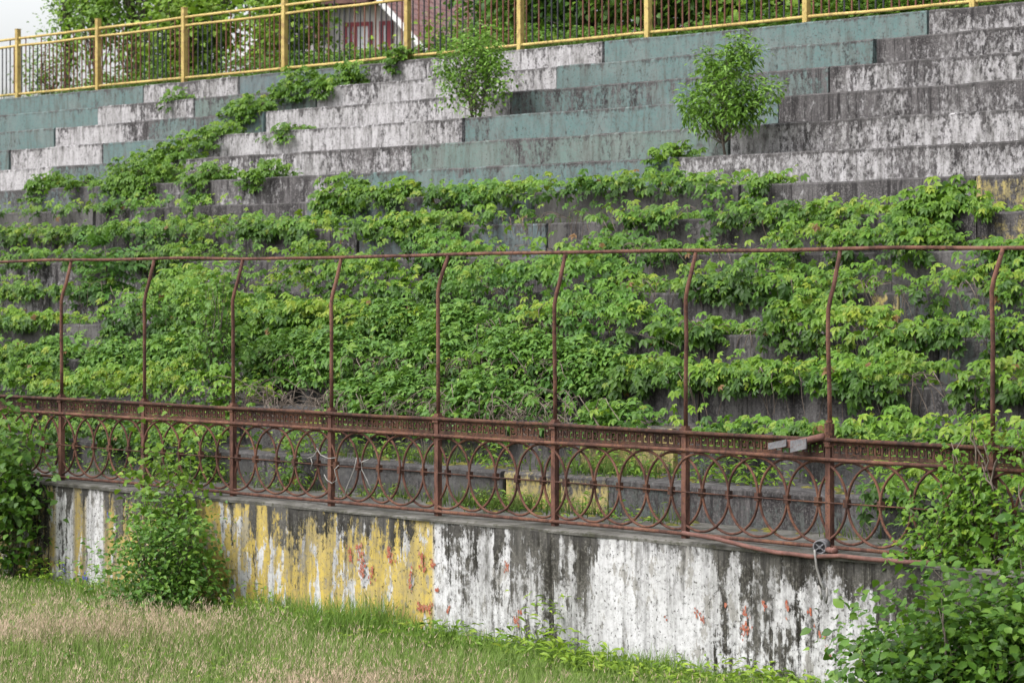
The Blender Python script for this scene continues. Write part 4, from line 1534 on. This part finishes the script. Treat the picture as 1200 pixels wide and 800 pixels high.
G1 = 'trees behind the yellow railing'
tl_ = [
    ('shrub', 'thin reddish green shrub at the far left behind the yellow railing', 55, 34, 1.9, (.85, .6), 45, 24, .09, 'poplar', dict(upright=.5, hollow=.1, clear=.05)),
    ('poplar', 'slim leaning poplar standing apart against the white sky', 82, 38, 5.4, (.45, .5), 60, 30, .12, 'poplar', dict(upright=1.2, shift=-.35)),
    ('poplar', 'broad poplar second from the left behind the railing', 112, 37, 6.5, (.85, .8), 130, 34, .13, 'poplar', dict(upright=1.2)),
    ('poplar', 'full poplar between the second and third yellow posts', 158, 37, 7.0, (1.15, 1.0), 170, 36, .13, 'poplar', dict(upright=1.2)),
    ('poplar', 'dark-based poplar behind the third yellow post', 205, 39, 7.2, (1.1, 1.0), 150, 36, .13, 'poplar', dict(upright=1.2, kbias=-.1)),
    ('poplar', 'poplar between the third and fourth yellow posts', 255, 38, 7.4, (1.3, 1.1), 180, 36, .13, 'poplar', dict(upright=1.1)),
    ('poplar', 'poplar left of the fourth yellow post and the house', 312, 38, 7.0, (.95, .9), 160, 36, .13, 'lime', dict(upright=1.0, kbias=-.1)),
    ('maple', 'light green broad-leaved maple leaning through the third yellow bay', 222, 32.9, 2.5, (1.35, .8), 110, 32, .135, 'lime', dict(clear=.1)),
    ('maple', 'yellow-green maple bush in the bay left of the house windows', 338, 33.5, 2.3, (.75, .7), 90, 22, .13, 'lime', dict(clear=.05)),
    ('bush', 'low bush under the red windows of the house', 420, 36, .95, (.9, .6), 45, 22, .14, 'lime', dict(clear=.02)),
    ('bush', 'leafy bush rising before the tiled roof', 522, 36, 1.25, (.55, .5), 36, 22, .14, 'lime', dict(clear=.02)),
    ('tree', 'vine-covered tree right of the tiled roof', 598, 35.5, 4.2, (1.15, 1.0), 130, 28, .15, 'dark', dict(clear=.02, kbias=.1)),
    ('tree', 'vine-covered tree just right of the sixth yellow post', 650, 35, 4.2, (1.5, 1.1), 230, 32, .15, 'dark', dict(clear=.02, kbias=.15)),
    ('tree', 'dark ivy-hung tree left of the seventh yellow post', 695, 34.8, 4.4, (1.5, 1.1), 230, 32, .15, 'dark', dict(clear=.02, kbias=.1)),
    ('tree', 'ivy-hung tree behind the seventh yellow post', 770, 34.6, 4.3, (1.5, 1.1), 230, 32, .15, 'dark', dict(clear=.02, kbias=.12)),
    ('tree', 'ivy-hung tree right of the seventh yellow post', 845, 34.4, 4.2, (1.5, 1.1), 230, 32, .15, 'dark', dict(clear=.02, kbias=.08)),
    ('bush', 'bright bush low behind the eighth yellow post', 925, 33.4, 2.3, (1.3, .8), 100, 26, .15, 'lime', dict(clear=.02)),
    ('tree', 'leafy tree above the eighth yellow post', 935, 36, 4.4, (1.6, 1.2), 220, 32, .15, 'dark', dict(clear=.02, kbias=.2)),
    ('bush', 'bright bush between the two rightmost yellow posts', 1030, 33.3, 2.1, (1.4, .8), 100, 26, .15, 'lime', dict(clear=.02)),
    ('tree', 'leafy tree between the two rightmost yellow posts', 1040, 36, 4.4, (1.6, 1.2), 220, 32, .15, 'dark', dict(clear=.02, kbias=.2)),
    ('tree', 'leafy tree at the top right corner', 1150, 35, 4.4, (1.6, 1.2), 220, 32, .15, 'dark', dict(clear=.02, kbias=.15)),
    ('bush', 'low dark bush behind the rightmost yellow post', 1120, 33, 1.7, (1.2, .7), 80, 26, .14, 'dark', dict(clear=.02, kbias=.2)),
]
for k, (nm, lb, px, n, h, cr_, cl_, per, size, pal, kw) in enumerate(tl_):
    woody(nm, lb, 'bush' if nm in ('bush', 'shrub') else 'tree', far(px, n), h, cr_, cl_, per, size, pal, TP_BROAD if nm in ('maple', 'tree') else TP_OVAL, None, 1 if nm in ('poplar', 'tree') else 3, .07 if h > 4 else .03, G1, spread=(.17 if nm == 'poplar' else .20 + .02 * h), seed=60 + k, **kw)

# house ---------------------------------------------------------------------
HZ = 105.0
def hpos(px, Z):
    b = (px - 600) / FOC
    X = b * Z
    return Vector((ST * X - CT * Z, CT * X + ST * Z, 0))


hb = hpos(498, HZ)
house = empty('house', (hb.x, hb.y, sz(13) - .1), 'distant grey-white boarded house with dark red window frames and red-brown tiled roof', 'house')
ang = (PI / 2 - TH) + math.radians(-24)       # facade direction, turned to show the roof
house.rotation_euler = (0, 0, ang)
# local: x along the facade (right corner at 0, facade runs to -x), y away from viewer, z up
HW = 7.0
z_e = EYE + (340 - 50) / FOC * HZ - house.location.z
z_r = z_e + HW / 2 * 1.02
HL = 11.0


def lpart(mb, name, mat, parent):
    o = mb.build(name, mat, None, False, off=(0, 0, 0))
    o.parent = parent
    return o


mb = MB()
mb.prism([(-HW, 0, 0), (0, 0, 0), (0, 0, z_e), (-HW / 2, 0, z_r - .05), (-HW, 0, z_e)][::-1], (0, HL, 0))
lpart(mb, 'wall', M['boards'], house)


def roof_plane(sgn):
    e = .45
    x_e, x_r = (e, -HW / 2) if sgn > 0 else (-HW - e, -HW / 2)
    ze, zr = z_e - e * 1.02, z_r
    V, F, T = [], [], []
    for th in (0.0, .12):
        for (x, y, z, u, v) in ((x_e, -.7, ze, 0, 0), (x_e, HL + .5, ze, HL + 1.2, 0), (x_r, HL + .5, zr, HL + 1.2, 5.6), (x_r, -.7, zr, 0, 5.6)):
            V.append((x, y, z + .05 + th)); T.append((u, v, 0))
    F = [(0, 1, 2, 3), (4, 5, 6, 7), (0, 1, 5, 4), (1, 2, 6, 5), (3, 0, 4, 7)]
    me = bpy.data.meshes.new('roof')
    me.from_pydata(V, [], F)
    me.attributes.new('tile', 'FLOAT_VECTOR', 'POINT').data.foreach_set('vector', np.array(T, dtype=np.float32).ravel())
    r = link('roof', me, M['tiles'], house)
    mb = MB()
    a = Vector((x_e, -.73, ze - .16)); b = Vector((x_r, -.73, zr - .16))
    mb.prism([a, b, b + Vector((0, 0, .30)), a + Vector((0, 0, .30))], (0, .06, 0))
    lpart(mb, 'bargeboard', M['white_trim'], r)


roof_plane(1)
roof_plane(-1)
zs_ = EYE + (340 - 23) / FOC * HZ - house.location.z
def hwin(x0, x1, split):
    mb = MB()
    z1 = zs_; z0 = zs_ - 1.6
    t = .16
    mb.quadbox((x0, -.07, z0), (x0 + t, -.005, z1)); mb.quadbox((x1 - t, -.07, z0), (x1, -.005, z1))
    mb.quadbox((x0 + t, -.07, z1 - t), (x1 - t, -.005, z1)); mb.quadbox((x0 + t, -.07, z0), (x1 - t, -.005, z0 + t))
    for s in split:
        mb.quadbox((s - .07, -.06, z0 + t), (s + .07, -.005, z1 - t))
    o = lpart(mb, 'window', M['red_frame'], house)
    mb = MB()
    mb.quadbox((x0 + t, -.03, z0 + t), (x1 - t, -.008, z1 - t))
    lpart(mb, 'pane', M['curtain'], o)


hwin(-3.35, -2.15, [-3.05, -2.85])
hwin(-1.85, -1.30, [-1.5])
mb = MB()
mb.quadbox((-5.2, -1.0, zs_ + .62), (-1.9, -.02, zs_ + .85))
lpart(mb, 'balcony_beam', M['brown_wood'], house)
mb = MB()
mb.quadbox((-4.35, -.9, zs_ - .6), (-4.05, -.015, zs_ + .62))
lpart(mb, 'balcony_post', M['brown_wood'], house)

# ------------------------------------------------------------------ light, sky, camera
SUN_EL, SUN_AZ = math.radians(52), math.radians(200)
w = bpy.data.worlds.new('World')
sc.world = w
w.use_nodes = True
nt = w.node_tree
nt.nodes.clear()
sky = nt.nodes.new('ShaderNodeTexSky')
sky.sky_type = 'NISHITA'
sky.sun_disc = False
sky.sun_elevation = SUN_EL
sky.sun_rotation = SUN_AZ
sky.air_density = 1.0
sky.dust_density = 4.0
sky.ozone_density = 1.0
hs = nt.nodes.new('ShaderNodeHueSaturation')
hs.inputs['Saturation'].default_value = 0.18
hs.inputs['Value'].default_value = 2.3
bg = nt.nodes.new('ShaderNodeBackground')
bg.inputs['Strength'].default_value = 0.15
ow = nt.nodes.new('ShaderNodeOutputWorld')
nt.links.new(sky.outputs[0], hs.inputs['Color'])
nt.links.new(hs.outputs[0], bg.inputs['Color'])
nt.links.new(bg.outputs[0], ow.inputs['Surface'])

sl = bpy.data.lights.new('sun', 'SUN')
sl.energy = 1.35
sl.angle = math.radians(25)
sl.color = (1.0, 0.965, 0.92)
so = bpy.data.objects.new('sun', sl)
COL.objects.link(so)
# direction to the sun: rotation measured from +y towards +x
dv = Vector((math.sin(SUN_AZ) * math.cos(SUN_EL), math.cos(SUN_AZ) * math.cos(SUN_EL), math.sin(SUN_EL)))
so.rotation_euler = dv.to_track_quat('Z', 'Y').to_euler()

cd = bpy.data.cameras.new('camera')
cd.sensor_width = 36.0
cd.lens = FOC / 1200 * 36.0
cd.shift_y = -0.05
cd.clip_start = 0.5
cd.clip_end = 4000
cd.dof.use_dof = True
cd.dof.focus_distance = 25.5
cd.dof.aperture_fstop = 4.5
co = bpy.data.objects.new('camera', cd)
COL.objects.link(co)
co.location = (0, 0, EYE)
co.rotation_euler = (PI / 2, 0, PI / 2 - TH)
sc.camera = co
sc.view_settings.view_transform = 'Standard'
sc.view_settings.look = 'None'
sc.view_settings.exposure = 0
sc.render.film_transparent = False
